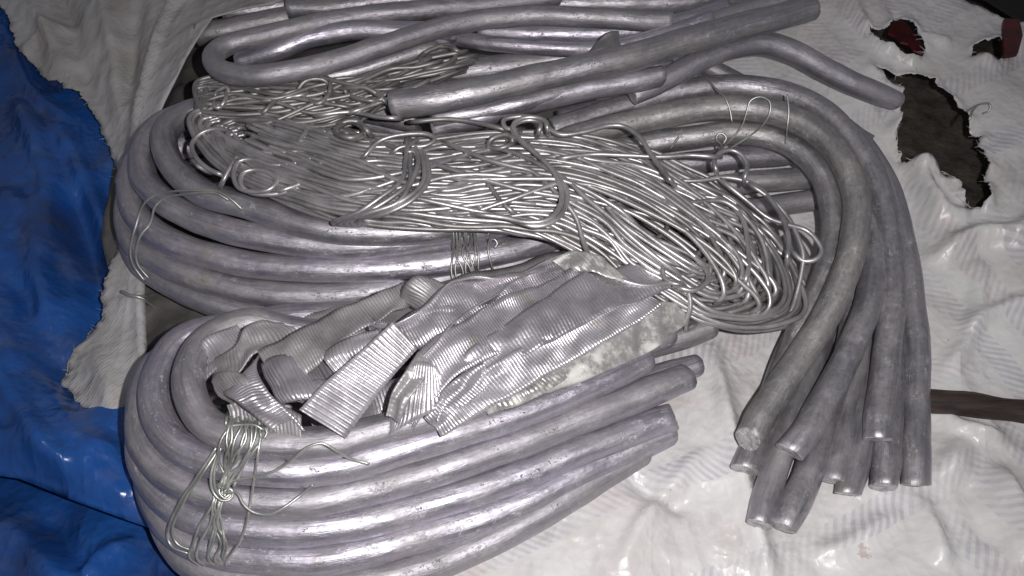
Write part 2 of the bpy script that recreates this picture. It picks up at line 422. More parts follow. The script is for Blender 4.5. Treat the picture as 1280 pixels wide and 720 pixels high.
def sheet(name, outline, torn, ctrl, folds, mat, spacing, holes=(), seed=0, crumple=.0016, cscale=26, thick=.0005, lip=.004, flat=None):
    zf = tps(ctrl)
    po = jag([tuple(W(*c).xy) for c in outline], torn, spacing*.55, seed)
    hs = [jag([tuple(W(*c).xy) for c in h], [.0022]*len(h), spacing*.4, seed+i+5) for i, h in enumerate(holes)]
    A = np.array(po); x0, y0 = A.min(0); x1, y1 = A.max(0)
    gx, gy = np.meshgrid(np.arange(x0, x1, spacing), np.arange(y0, y1, spacing*.87))
    gx[1::2] += spacing*.5
    G = np.stack([gx.ravel(), gy.ravel()], 1); G += rng.normal(0, spacing*.08, G.shape)
    # only what the camera or a step aside could see
    G = G[inpoly(G, po)]; G = G[distseg(G, po)[0] > spacing*.45]
    for h in hs:
        G = G[~inpoly(G, h)]; G = G[distseg(G, h)[0] > spacing*.35]
    pts = [Vector(p) for p in po]; edges = [(i, (i+1) % len(po)) for i in range(len(po))]
    for h in hs:
        b = len(pts); pts += [Vector(p) for p in h]; edges += [(b+i, b+(i+1) % len(h)) for i in range(len(h))]
    pts += [Vector(p) for p in G]
    vo, eo, fo, *_ = delaunay_2d_cdt(pts, edges, [], 0, 1e-6)
    V = np.array([tuple(v) for v in vo]); F = np.array([f for f in fo if len(f) == 3])
    cen = V[F].mean(1); ok = inpoly(cen, po)
    for h in hs: ok &= ~inpoly(cen, h)
    F = F[ok]
    z = zf(V)
    amp = np.ones(len(V))
    if flat is not None:
        fp = [tuple(W(*c).xy) for c in flat]; d, _ = distseg(V, fp); ins = inpoly(V, fp)
        amp = np.clip(np.where(ins, 0, d)/.03, 0, 1)
    for pl, a, w in folds:
        q = [tuple(W(*c).xy) for c in pl]; q3 = [tuple(v) for v in catmull([(*p, 0) for p in q], .012)[:, :2]]
        d, t = distseg(V, q3, False); z = z + a*np.exp(-(d/w)**2)*np.clip(np.minimum(t, 1-t)*5, 0, 1)**.7*(.25+.75*amp)
    cr = np.zeros(len(V))
    for i, p in enumerate(V):
        v = Vector((p[0]*cscale, p[1]*cscale, seed*1.7)); w = noise.noise_vector(v*.6)*.9
        q = v+w
        cr[i] = (1-abs(noise.noise(q*.55))*2.6)*1.1 + (1-abs(noise.noise(q*1.2+Vector((9, 3, 1))))*2.6)*.65 + (1-abs(noise.noise(q*2.6))*2.6)*.32 + noise.noise(q*5)*.12 + noise.noise(v*.3)*1.4
    z = z + crumple*cr*(.12+.88*amp)
    for h in hs:
        d, _ = distseg(V, h); nn = np.array([.5+noise.noise(Vector((p[0]*60, p[1]*60, 3)))*1.3 for p in V])
        z = z + lip*np.exp(-(d/.006)**2)*nn
    me = bpy.data.meshes.new(name)
    me.from_pydata([(p[0], p[1], zz) for p, zz in zip(V, z)], [], F.tolist())
    ul = me.uv_layers.new(name='UVMap'); ul.data.foreach_set('uv', V[F.ravel()].astype('f').ravel())
    o = link(name, me, mat)
    if thick:
        md = o.modifiers.new('thickness', 'SOLIDIFY'); md.thickness = thick; md.offset = -1
    return o

# ground under everything
me = bpy.data.meshes.new('floor')
g = 24; fv = []; ff = []
for j in range(g+1):
    for i in range(g+1):
        x = -1.6+3.2*i/g; y = -1.2+3.6*j/g
        fv.append((x, y, -.045+.006*noise.noise(Vector((x*9, y*9, 2)))))
for j in range(g):
    for i in range(g): a = j*(g+1)+i; ff.append((a, a+1, a+g+2, a+g+1))
me.from_pydata(fv, [], ff); fo_ = link('floor', me, M_FLOOR); fo_['kind'] = 'structure'; fo_['label'] = 'dark bare floor showing through the torn holes'

PILE = [(170, 180), (250, 90), (420, 60), (900, 60), (1080, 180), (1150, 420), (1150, 610), (980, 660), (900, 420), (860, 520), (560, 720), (260, 720), (170, 600)]
tp = sheet('blue_tarpaulin',
    [(-420, -260, -.02), (420, -300, -.02), (420, 250, -.02), (330, 560, -.02), (300, 690, -.012), (225, 672, -.004), (160, 654, .0), (90, 628, .006), (30, 604, .012), (-60, 590, .016), (-420, 560, .02)], [0]*11,
    [(-300, 0, .02), (-300, 400, .03), (0, 100, .0), (0, 300, .012), (0, 500, .024), (100, 200, -.010), (130, 350, -.012), (120, 480, -.010), (60, 420, .010),
     (300, 200, -.02), (300, 500, -.02), (300, -150, -.02), (40, 560, .026), (110, 590, .018), (180, 630, .006), (225, 672, -.004), (160, 654, .0), (90, 628, .006), (30, 604, .012), (-60, 590, .016), (-300, 560, .02), (290, 680, -.012)],
    [([(-40, 560), (60, 585), (140, 622), (210, 655)], .010, .010),
     ([(10, 470), (45, 530), (85, 585), (100, 612)], .014, .008), ([(75, 230), (105, 300), (115, 380), (100, 440)], -.014, .011), ([(20, 120), (60, 220), (70, 330)], .013, .009), ([(70, 150), (100, 210), (130, 290), (140, 350)], .010, .007),
     ([(-20, 420), (40, 470), (110, 560), (170, 640)], .010, .009), ([(0, 240), (40, 280), (60, 380), (50, 450)], .010, .008), ([(0, 330), (40, 380), (80, 470), (120, 540)], -.010, .009), ([(130, 560), (170, 600), (220, 650)], .008, .006), ([(20, 60), (45, 120), (90, 150)], .008, .006)],
    M_TARP, .0040, seed=3, crumple=.0030, cscale=14)
lf = sheet('lower_fold', [(-420, 520, -.01), (-60, 560, -.018), (60, 590, -.02), (200, 630, -.024), (330, 650, -.024), (330, 1040, -.024), (-420, 1040, -.02)], [0]*7,
    [(-300, 600, -.012), (0, 600, -.020), (100, 640, -.022), (250, 680, -.024), (0, 680, -.004), (60, 720, .004), (150, 700, -.016), (220, 720, -.022), (-300, 850, .0), (100, 850, .0), (300, 880, -.02)],
    [([(100, 730), (125, 690), (165, 668)], .012, .007), ([(-20, 640), (40, 680), (80, 740)], .010, .009), ([(30, 625), (70, 665), (110, 720)], -.010, .009), ([(190, 670), (200, 700), (215, 740)], .008, .007)],
    M_TARP, .0052, seed=14, crumple=.0028, cscale=15)
lf.parent = tp
tag(tp, 'crumpled glossy blue tarpaulin under the torn grey sack on the left', 'tarpaulin')

SKO = [(-60, -60, .02), (10, 20, .02), (26, 70, .02), (60, 100, .015), (100, 120, .01), (126, 160, .005), (146, 212, .003), (150, 240, 0), (150, 320, 0), (132, 360, 0), (128, 400, 0), (96, 440, 0), (80, 478, 0), (100, 505, 0), (126, 535, 0), (160, 556, 0),
     (184, 520, .004), (186, 440, .004), (184, 350, .004), (172, 290, .004), (168, 228, .012), (182, 182, .030), (206, 128, .050), (232, 74, .064), (266, 24, .072), (340, 6, .072), (410, -24, .068), (460, -200, .06), (-60, -200, .02)]
sk = sheet('woven_sack', SKO,
    [.003, .003, .003, .0035, .003, .0025, .0025, .002, .003, .003, .003, .003, .003, .003, .002]+[0]*14,
    [(0, 0, .022), (60, 60, .022), (130, 130, .016), (150, 220, .006), (145, 330, .004), (100, 480, .004), (160, 540, .002), (180, 400, .004), (184, 500, .003),
     (100, 0, .030), (160, 60, .034), (200, 20, .046), (165, 200, .014), (182, 182, .030), (206, 128, .050), (232, 74, .064), (266, 24, .072), (340, 6, .072), (410, -24, .068), (170, 120, .026), (196, 70, .038), (230, 20, .054), (360, -60, .06), (200, -80, .05), (0, -100, .03)],
    [([(20, 20), (55, 50), (90, 90)], .007, .006), ([(70, 10), (100, 50), (112, 100), (130, 150)], -.009, .009), ([(150, -20), (148, 50), (160, 120), (158, 180)], .009, .008),
     ([(178, 350), (180, 420), (184, 500), (175, 545)], .006, .0035), ([(120, 440), (135, 480), (150, 530)], .005, .007), ([(290, -10), (240, 2), (190, 22), (130, 16)], -.010, .009), ([(30, 110), (60, 75), (110, 60)], .007, .006), ([(40, 10), (70, 60), (80, 100)], .006, .005), ([(190, 50), (180, 100), (168, 160)], -.010, .008), ([(170, 224), (182, 182), (204, 128), (230, 74), (262, 26), (340, 8), (410, -20)], .010, .005), ([(210, 40), (240, 30), (300, -10)], -.012, .008)],
    M_SACK, .0042, seed=8, crumple=.0022, cscale=19, thick=.0012)
tag(sk, 'torn dirty grey woven plastic sack lying over the blue tarpaulin', 'sack')
ln = sheet('dark_liner', [(128, 300, -.006), (150, 200, -.006), (200, 40, -.006), (330, -120, -.006), (900, -120, -.006), (900, 150, -.006), (560, 330, -.006), (300, 520, -.006), (196, 560, -.006), (160, 440, -.006)], [0]*10,
    [(150, 220, -.005), (170, 400, -.004), (200, 500, -.005), (240, 150, -.004), (220, 80, .0), (300, 20, .002), (400, 0, .0), (600, 100, -.004), (800, 0, .0), (800, 130, -.005), (400, 300, -.006), (300, 450, -.006)],
    [([(190, 200), (225, 130), (250, 60)], .010, .010), ([(200, 380), (215, 420), (205, 480)], .006, .008), ([(235, 90), (260, 110), (280, 140)], .008, .008)], M_LINER, .006, seed=21, crumple=.003, cscale=24)
tag(ln, 'dark grey plastic liner inside the sack mouth behind the coils', 'liner')

H1 = [(1088, 86, .03), (1104, 92, .03), (1122, 97, .03), (1140, 100, .03), (1163, 106, .03), (1168, 116, .03), (1180, 120, .03), (1196, 134, .03), (1207, 148, .03), (1214, 165, .03), (1226, 172, .03), (1224, 190, .028), (1229, 205, .026), (1230, 230, .024), (1232, 262, .022), (1222, 273, .02), (1208, 268, .02),
      (1196, 238, .02), (1180, 228, .022), (1162, 215, .022), (1140, 204, .024), (1128, 190, .026), (1121, 165, .028), (1124, 148, .03), (1120, 132, .03), (1126, 112, .03), (1112, 104, .03), (1098, 98, .03)]
c_ = np.mean([h[:2] for h in H1], 0); H1 = [(c_[0]+(h[0]-c_[0])*.96, c_[1]+(h[1]-c_[1])*.97, h[2]) for h in H1]
H2 = [(1079, 46, .034), (1092, 52, .034), (1104, 48, .034), (1112, 36, .034), (1120, 31, .034), (1132, 42, .034), (1142, 55, .034), (1152, 68, .033), (1150, 80, .033), (1138, 81, .033), (1122, 76, .033), (1104, 68, .034), (1090, 60, .034)]
H3 = [(1210, 66, .036), (1226, 70, .036), (1240, 66, .036), (1248, 74, .036), (1244, 86, .036), (1230, 82, .036), (1214, 75, .036)]
sh = sheet('printed_sheet',
    [(225, 690, -.004), (300, 560, -.010), (420, 330, -.010), (560, 100, -.010), (700, -60, 0), (900, -160, .02), (1010, -120, .04), (1150, -40, .05), (1200, -6, .05), (1236, 12, .05), (1262, 28, .048), (1300, 34, .046), (1420, 60, .05), (1700, 200, .03), (1700, 1040, .0), (215, 1040, 0)],
    [0, 0, 0, 0, 0, 0, .001, .0015, .0015, .0015, .0015, 0, 0, 0, 0, 0],
    [(225, 700, -.006), (300, 600, -.010), (420, 400, -.010), (600, 150, -.010), (800, 0, .006), (800, 200, -.006), (700, 400, -.008), (500, 600, -.006), (400, 800, -.004), (700, 700, .0), (900, 500, .0), (850, 620, .002), (1000, 680, .0), (1000, 400, -.002), (1000, 250, .0), (1050, 200, .010),
     (1000, 60, .03), (1060, 120, .026), (1100, 60, .036), (1180, 80, .036), (1240, 40, .044), (1270, 90, .04), (1180, 170, .026), (1250, 200, .03), (1200, 300, .016), (1140, 300, .006), (1280, 320, .022), (1160, 420, .0), (1260, 450, .006), (1180, 560, .004), (1270, 600, .012), (1100, 660, .002), (1200, 700, .012), (1280, 760, .02), (1400, 400, .02), (1500, 200, .04), (1500, 700, .02), (1050, 850, .0), (900, -60, .03), (1150, -30, .05)],
    [([(886, 425), (905, 500), (925, 590), (945, 660), (962, 740)], .017, .0065), ([(960, 610), (1040, 585), (1110, 560), (1180, 560)], .006, .008),
     ([(1030, 615), (1090, 612), (1150, 605), (1180, 585), (1195, 552)], .017, .009), ([(1150, 500), (1195, 540), (1250, 560)], .010, .006), ([(1160, 340), (1200, 318), (1245, 322), (1290, 300)], .014, .008), ([(1098, 150), (1118, 200), (1140, 250), (1165, 285), (1200, 300)], .016, .007),
     ([(1080, 120), (1108, 190), (1130, 260), (1145, 330)], -.008, .010), ([(1140, 620), (1155, 660), (1170, 720)], .011, .006), ([(1190, 600), (1215, 650), (1230, 700)], -.006, .008), ([(1235, 590), (1262, 650), (1270, 720)], .011, .006),
     ([(780, 590), (820, 622), (860, 640)], -.010, .006), ([(880, 560), (850, 600), (800, 660), (770, 720)], .007, .006), ([(1200, 420), (1240, 400), (1290, 395)], .009, .006), ([(1170, 470), (1200, 440), (1215, 380), (1212, 340)], .007, .006), ([(1010, 700), (1060, 680), (1120, 640)], .009, .006), ([(700, 640), (760, 590), (800, 560), (840, 545)], .004, .008),
     ([(420, 735), (500, 712), (580, 680), (640, 652), (690, 640), (730, 620)], .011, .0055),
     ([(1040, 0), (1048, 40), (1062, 80), (1090, 110)], .006, .006), ([(1160, 30), (1200, 40), (1250, 55)], .005, .010), ([(1130, 90), (1150, 96), (1168, 100)], .007, .005), ([(1190, 110), (1240, 100), (1290, 130)], .006, .012)],
    M_SHEET, .0036, holes=[H1, H2, H3], seed=5, crumple=.0017, cscale=17, lip=.009, flat=PILE)
tag(sh, 'wrinkled white plastic sheet printed with lilac hatched bands, torn at top right', 'sheet')

# ------------------------------------------------------------------ rods
RODS = []          # (verts, faces) for draping wires on them
def rod(label, pts, r=.0098, cut=(0, 0), mat=None, ends=(), wob=.05, step=.004, group='bent aluminium rods'):
    P = np.array([tuple(W(*p)) for p in pts]); Q = catmull(P, step)
    r *= {'rods of the right hand bundle': .905, 'rods of the lower left coil': .965}.get(group, 1.0)
    sd = len(RODS)+1
    Q = Q+np.array([tuple(noise.noise_vector(Vector(q)*16+Vector((sd*5.1, 0, 0)))*.0014+noise.noise_vector(Vector(q)*45+Vector((0, sd*5.1, 0)))*.0006) for q in Q])
    base = Vector(Q.mean(0)); base.z = min(Q[:, 2])-r
    me = tube_mesh('rod', Q-np.array(base), r, 28, sd, wob, cut)
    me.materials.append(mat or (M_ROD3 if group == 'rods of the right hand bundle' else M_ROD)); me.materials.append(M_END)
    o = link('aluminium_rod', me); o.location = base
    tag(o, label, 'rod', group)
    vv = [tuple(v.co+base) for v in me.vertices]; RODS.append((vv, [tuple(p.vertices) for p in me.polygons]))
    return o

# lower-left coil: five to six rods, each bent to a U at the left, stacked
cD = 'rods of the lower left coil'
rod('topmost inner rod of lower left coil, curving round the crumpled strips', [(600, 430, .050), (480, 425, .060), (380, 415, .070), (305, 405, .082), (256, 430, .087), (236, 478, .090), (258, 528, .088), (320, 550, .086), (400, 553, .083), (500, 531, .080), (600, 499, .076), (700, 462, .070), (790, 431, .062), (828, 419, .058)], .0100, (.2, .5), group=cD)
rod('second rod down in lower left coil, under the wire knot', [(560, 392, .040), (400, 396, .055), (300, 408, .068), (228, 425, .074), (198, 470, .076), (194, 512, .076), (218, 552, .075), (280, 582, .073), (340, 589, .071), (400, 586, .069), (500, 563, .066), (600, 532, .062), (700, 496, .058), (770, 466, .055), (806, 449, .053)], .0103, (.2, .3), group=cD)
rod('third rod down in lower left coil, ending in bright round cut', [(560, 420, .020), (400, 420, .040), (270, 432, .054), (200, 455, .060), (178, 505, .061), (180, 550, .061), (212, 592, .060), (280, 620, .058), (340, 626, .056), (400, 624, .054), (500, 601, .051), (600, 570, .048), (700, 533, .044), (790, 499, .041), (858, 471, .039)], .0105, (.2, .25), group=cD)
rod('fourth rod down in lower left coil, shortest of the three lower ends', [(540, 440, .010), (400, 440, .026), (280, 450, .040), (205, 480, .046), (178, 540, .047), (186, 592, .046), (222, 634, .045), (290, 658, .043), (400, 662, .040), (500, 641, .037), (600, 611, .034), (700, 574, .031), (780, 544, .028), (842, 522, .026)], .0105, (.2, -.3), group=cD)
rod('fifth rod down in lower left coil, tucked below shortest end', [(540, 470, .008), (400, 470, .014), (280, 480, .024), (215, 510, .031), (186, 570, .032), (194, 625, .031), (228, 668, .030), (290, 692, .029), (400, 698, .027), (500, 677, .025), (600, 648, .022), (700, 604, .020), (780, 566, .018), (834, 542, .017)], .0105, (0, .3), group=cD)
rod('lowest rod of lower left coil, lying on the white sheet', [(540, 500, .008), (400, 500, .008), (290, 520, .012), (225, 550, .016), (200, 610, .016), (212, 665, .016), (250, 706, .016), (320, 727, .015), (420, 732, .014), (520, 713, .014), (600, 683, .014), (680, 640, .014), (750, 596, .014), (800, 566, .014)], .0102, (0, .4), group=cD)
rod('dark rod end behind the lower left coil, beside the corroded strip', [(560, 500, .040), (660, 478, .046), (760, 450, .046), (840, 424, .046), (886, 410, .046)], .0098, (0, .3), M_ROD2, group=cD)
rod('rod with smooth round end just behind the bright cut end', [(560, 548, .030), (660, 520, .034), (760, 490, .034), (830, 468, .034), (868, 457, .034)], .0098, (0, .35), group=cD)

# middle coil at the left, under the wire hank
cC = 'rods of the middle left coil'
rod('top rod of middle coil with brownish bend beside wire loops', [(520, 150, .060), (400, 130, .066), (300, 132, .074), (232, 142, .080), (206, 166, .083), (213, 204, .082), (252, 240, .080), (320, 262, .077), (390, 283, .074), (470, 290, .070), (560, 284, .066), (640, 262, .062), (720, 240, .058)], .0098, mat=M_ROD2, group=cC)
rod('second rod of middle coil, running bright under the hank', [(520, 165, .045), (400, 140, .052), (290, 132, .060), (212, 150, .066), (180, 188, .067), (182, 226, .066), (220, 262, .065), (280, 286, .063), (360, 301, .061), (440, 306, .058), (520, 301, .055), (600, 288, .052), (680, 268, .050), (760, 250, .048)], .0099, group=cC)
rod('third rod of middle coil, passing under the twisted tie wires', [(520, 190, .030), (400, 160, .038), (280, 150, .046), (195, 172, .051), (164, 215, .052), (168, 262, .051), (204, 296, .050), (265, 320, .048), (350, 334, .046), (440, 337, .044), (530, 331, .042), (620, 317, .040), (700, 295, .038), (780, 270, .036)], .0099, group=cC)
rod('fourth rod of middle coil, disappearing under the crumpled strips', [(520, 220, .016), (400, 190, .024), (280, 175, .032), (190, 200, .037), (160, 250, .037), (166, 298, .036), (204, 330, .035), (265, 354, .033), (345, 368, .031), (440, 367, .029), (530, 352, .028), (620, 336, .026), (700, 314, .026), (780, 290, .024)], .0099, group=cC)
rod('lowest rod of middle coil, half hidden behind lower coil', [(520, 250, .008), (400, 220, .010), (280, 205, .016), (195, 235, .021), (166, 285, .021), (178, 328, .020), (225, 362, .019), (290, 386, .018), (360, 397, .017), (440, 393, .016), (530, 378, .015), (640, 352, .014), (720, 330, .013)], .0098, group=cC)

# right-hand bundle: rods arching over and down to the right
cR_ = 'rods of the right hand bundle'
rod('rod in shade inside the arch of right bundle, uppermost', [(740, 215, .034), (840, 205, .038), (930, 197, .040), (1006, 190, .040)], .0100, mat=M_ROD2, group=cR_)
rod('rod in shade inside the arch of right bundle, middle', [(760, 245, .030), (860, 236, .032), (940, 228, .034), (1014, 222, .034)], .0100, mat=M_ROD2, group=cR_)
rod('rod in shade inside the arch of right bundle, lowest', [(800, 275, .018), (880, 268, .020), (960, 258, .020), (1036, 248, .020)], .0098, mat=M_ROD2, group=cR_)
rod('dark rod standing under the arch beside the hank tip', [(985, 300, .018), (1000, 330, .016), (1012, 370, .014), (1008, 420, .012)], .0098, mat=M_ROD2, group=cR_)
rod('rightmost rod of right bundle, ending in pinched tip', [(700, 150, .040), (800, 132, .044), (900, 118, .050), (990, 126, .054), (1060, 165, .052), (1105, 225, .044), (1128, 300, .032), (1142, 400, .020), (1146, 500, .014), (1145, 560, .0175), (1143, 602, .0175)], .0101, (0, .6), M_ROD2, group=cR_)
rod('rod under the second from right, ending in flat chisel tip', [(1096, 300, .014), (1110, 380, .014), (1112, 460, .013), (1110, 540, .018), (1105, 608, .0175)], .0102, (0, .15), group=cR_)
rod('pale rod lying lowest in the right bundle, right of the gap', [(1092, 330, .012), (1094, 400, .012), (1086, 480, .012), (1072, 560, .0175), (1060, 618, .0175)], .0102, (0, .5), M_ROD2, group=cR_)
rod('narrow rod end half hidden left of the pale one', [(1074, 360, .012), (1076, 430, .012), (1066, 500, .012), (1052, 560, .0175), (1042, 602, .0175)], .0095, (0, .3), M_ROD2, group=cR_)
rod('rod of right bundle reaching lowest with round cut face', [(1072, 330, .024), (1068, 400, .018), (1048, 480, .013), (1020, 560, .0175), (1000, 615, .0175), (980, 658, .0175)], .0103, (0, .2), group=cR_)
rod('rod left of the lowest cut face, nearly as long', [(1040, 330, .014), (1032, 400, .012), (1008, 480, .012), (980, 560, .0175), (962, 615, .0175), (948, 656, .0175)], .0098, (0, .2), M_ROD2, group=cR_)
rod('second rod from right in right bundle, bent at its tip', [(690, 160, .056), (780, 132, .060), (860, 113, .066), (940, 108, .070), (1010, 128, .072), (1062, 172, .068), (1098, 232, .060), (1113, 300, .050), (1116, 380, .042), (1108, 455, .036), (1100, 510, .034), (1096, 548, .033)], .0103, (0, .4), group=cR_)
rod('inner rod of the right arch, ending under the glossy one', [(700, 200, .052), (790, 182, .058), (870, 170, .064), (930, 166, .068), (985, 180, .070), (1024, 212, .068), (1040, 262, .060), (1036, 320, .050), (1012, 390, .038), (976, 470, .024), (950, 540, .015), (932, 588, .0175)], .0100, (0, .3), group=cR_)
rod('rod emerging under the glossy arch rod, with hollow cut end', [(1076, 235, .046), (1092, 290, .046), (1092, 345, .044), (1075, 410, .041), (1044, 475, .037), (1012, 530, .034), (986, 566, .032)], .0104, (0, .25), group=cR_)
rod('glossy front rod of the right arch, sweeping down to the left', [(690, 180, .070), (770, 158, .074), (850, 140, .080), (915, 134, .084), (975, 143, .088), (1025, 168, .089), (1058, 210, .086), (1071, 262, .078), (1062, 322, .067), (1034, 390, .054), (994, 455, .043), (956, 514, .036), (934, 548, .033)], .0107, (0, -.35), group=cR_)
rod('rod tip poking out behind the right arch', [(980, 118, .040), (1030, 146, .040), (1084, 178, .038)], .0085, (0, .3), M_ROD2, group=cR_)

# top rods
cA = 'rods lying across the top of the pile'
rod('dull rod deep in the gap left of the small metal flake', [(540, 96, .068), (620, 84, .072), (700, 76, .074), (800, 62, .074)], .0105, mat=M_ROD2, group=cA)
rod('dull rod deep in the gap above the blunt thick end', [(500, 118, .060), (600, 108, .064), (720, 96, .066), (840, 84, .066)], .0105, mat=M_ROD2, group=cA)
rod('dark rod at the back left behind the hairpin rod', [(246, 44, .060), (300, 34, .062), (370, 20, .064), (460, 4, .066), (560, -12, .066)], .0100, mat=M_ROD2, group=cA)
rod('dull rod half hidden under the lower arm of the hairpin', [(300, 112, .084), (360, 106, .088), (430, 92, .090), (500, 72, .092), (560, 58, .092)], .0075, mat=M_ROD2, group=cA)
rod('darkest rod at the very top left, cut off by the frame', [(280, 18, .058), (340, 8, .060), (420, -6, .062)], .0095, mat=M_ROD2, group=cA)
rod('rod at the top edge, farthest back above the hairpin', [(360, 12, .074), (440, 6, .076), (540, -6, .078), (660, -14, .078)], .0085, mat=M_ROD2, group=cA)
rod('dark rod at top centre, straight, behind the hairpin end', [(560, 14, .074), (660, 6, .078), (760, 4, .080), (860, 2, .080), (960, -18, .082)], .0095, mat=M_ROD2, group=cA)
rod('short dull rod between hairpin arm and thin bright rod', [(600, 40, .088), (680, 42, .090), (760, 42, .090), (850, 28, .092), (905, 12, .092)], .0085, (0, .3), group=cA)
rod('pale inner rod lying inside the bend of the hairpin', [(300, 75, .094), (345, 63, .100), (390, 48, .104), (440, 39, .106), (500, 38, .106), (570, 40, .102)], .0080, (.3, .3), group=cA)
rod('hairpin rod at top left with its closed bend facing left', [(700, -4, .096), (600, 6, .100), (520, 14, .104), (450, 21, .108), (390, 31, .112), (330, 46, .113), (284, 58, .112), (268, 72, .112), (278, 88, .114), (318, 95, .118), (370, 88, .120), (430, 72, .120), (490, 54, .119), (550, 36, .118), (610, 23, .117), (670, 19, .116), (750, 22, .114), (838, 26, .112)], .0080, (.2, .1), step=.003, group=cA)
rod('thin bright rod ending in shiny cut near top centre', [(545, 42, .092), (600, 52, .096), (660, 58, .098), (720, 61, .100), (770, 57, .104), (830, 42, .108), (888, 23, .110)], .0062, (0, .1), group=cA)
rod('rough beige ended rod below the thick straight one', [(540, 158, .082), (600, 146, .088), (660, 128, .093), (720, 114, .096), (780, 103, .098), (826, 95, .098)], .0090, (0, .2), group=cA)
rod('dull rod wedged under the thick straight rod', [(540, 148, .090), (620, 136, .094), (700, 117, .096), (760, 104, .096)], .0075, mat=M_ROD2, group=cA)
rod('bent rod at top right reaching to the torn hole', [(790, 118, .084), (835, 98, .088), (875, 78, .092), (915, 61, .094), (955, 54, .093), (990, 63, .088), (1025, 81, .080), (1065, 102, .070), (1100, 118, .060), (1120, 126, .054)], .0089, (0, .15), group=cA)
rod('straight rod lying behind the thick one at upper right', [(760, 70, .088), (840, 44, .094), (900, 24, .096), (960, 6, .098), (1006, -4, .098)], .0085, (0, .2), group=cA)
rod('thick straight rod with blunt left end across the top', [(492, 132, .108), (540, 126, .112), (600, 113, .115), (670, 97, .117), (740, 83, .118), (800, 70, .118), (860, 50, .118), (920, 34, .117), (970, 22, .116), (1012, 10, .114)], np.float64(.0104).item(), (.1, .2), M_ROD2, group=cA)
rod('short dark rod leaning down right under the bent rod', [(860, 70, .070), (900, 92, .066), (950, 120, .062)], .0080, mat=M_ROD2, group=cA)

# ------------------------------------------------------------------ small things on the sheet
def bar(name, label, cat, poly, h0, th, mat):
    """extruded outline standing on the sheet"""
    P = [W(*p, h0) for p in poly]; n = len(P); c = sum(P, Vector())/n
    v = [tuple(p-c) for p in P] + [tuple((p-c)*.97+Vector((0, 0, th))) for p in P]
    f = [tuple(range(n))[::-1], tuple(range(n, 2*n))] + [(i, (i+1) % n, n+(i+1) % n, n+i) for i in range(n)]
    me = bpy.data.meshes.new(name); me.from_pydata(v, [], f); o = link(name, me, mat, smooth=False); o.location = c
    b = o.modifiers.new('soft_edges', 'BEVEL'); b.width = .0015; b.segments = 2
    return tag(o, label, cat)
sp = catmull([tuple(W(*p)) for p in [(1148, 501, .012), (1200, 504, .012), (1250, 511, .012), (1310, 519, .013), (1420, 530, .014)]], .006)
sb = Vector(sp.mean(0)); me = tube_mesh('stick', sp-np.array(sb), .0085, 16, 77, .16); me.materials.append(M_WOOD); me.materials.append(M_WOOD)
so = link('wooden_stick', me); so.location = sb; tag(so, 'dark brown weathered wooden stick entering at the right edge', 'stick')
bar('plastic_scrap', 'dark red plastic scrap showing through the small torn hole', 'scrap', [(1108, 44), (1114, 30), (1124, 24), (1136, 36), (1148, 52), (1160, 72), (1150, 70), (1140, 66), (1134, 58), (1124, 56), (1116, 48)], .024, .003, M_RED)
bar('plastic_strip', 'dark red plastic strip under the black backdrop at top right corner', 'strip', [(1252, 28), (1272, 30), (1276, 50), (1270, 72), (1252, 75), (1249, 50)], .048, .006, M_RED)
bk = sheet('dark_backdrop', [(1140, -60, .03), (1180, -10, .03), (1230, 8, .03), (1270, 34, .03), (1340, 60, .03), (1500, 60, .03), (1500, -200, .03), (1100, -200, .03)], [0]*8,
    [(1150, -40, .030), (1230, 0, .034), (1300, 30, .034), (1450, 0, .03), (1300, -150, .02), (1150, -150, .02)], [], M_BLACK, .012, seed=12)  # added sheet, its black colour plays the dark background beyond the corner
tag(bk, 'added black sheet standing in for the darkness beyond the top right corner of the printed one', 'sheet')

# ------------------------------------------------------------------ wires
def bvh():
    V = []; F = []
    for v, f in RODS:
        b = len(V); V += v; F += [tuple(i+b for i in q) for q in f]
    dg = bpy.context.evaluated_depsgraph_get()
    for o in (sh, sk, tp):
        b = len(V); V += [tuple(v.co) for v in o.data.vertices]; F += [tuple(i+b for i in p.vertices) for p in o.data.polygons]
    return BVHTree.FromPolygons(V, F)
BV = None
def drape(pts, r, lift=.0, win=4, step=3.0, sm=2):
    """px path -> world path resting on whatever lies under it; a third coordinate adds height towards the viewer"""
    P = np.array([(p[0], p[1], p[2] if len(p) > 2 else 0) for p in pts], float)
    Q = catmull(np.c_[P[:, :2], np.zeros(len(P)), P[:, 2]], step)
    t = []
    D = [ray(q[0], q[1]) for q in Q]
    for d in D:
        h = BV.ray_cast(CAM, d); t.append(h[3] if h[3] is not None else .7)
    t = np.array(t); n = len(t)
    m = np.array([t[max(0, i-win):i+win+1].min() for i in range(n)])
    for _ in range(sm): m = np.convolve(np.pad(m, 3, mode='edge'), np.ones(7)/7, 'valid')
    m = np.minimum(m, t) if lift < .001 else m
    m = m - r - lift - Q[:, 3]
    return np.array([tuple(CAM+d*x) for d, x in zip(D, m)])
def wire_part(name, P, r, mat, parent, sides=8, step=.0022):
    Q = catmull(P, step) if len(P) < 400 else P
    me = tube_mesh(name, Q, r, sides, 0, 0, (0, 0), .3, True)
    o = link(name, me, mat); adopt(o, parent); return o

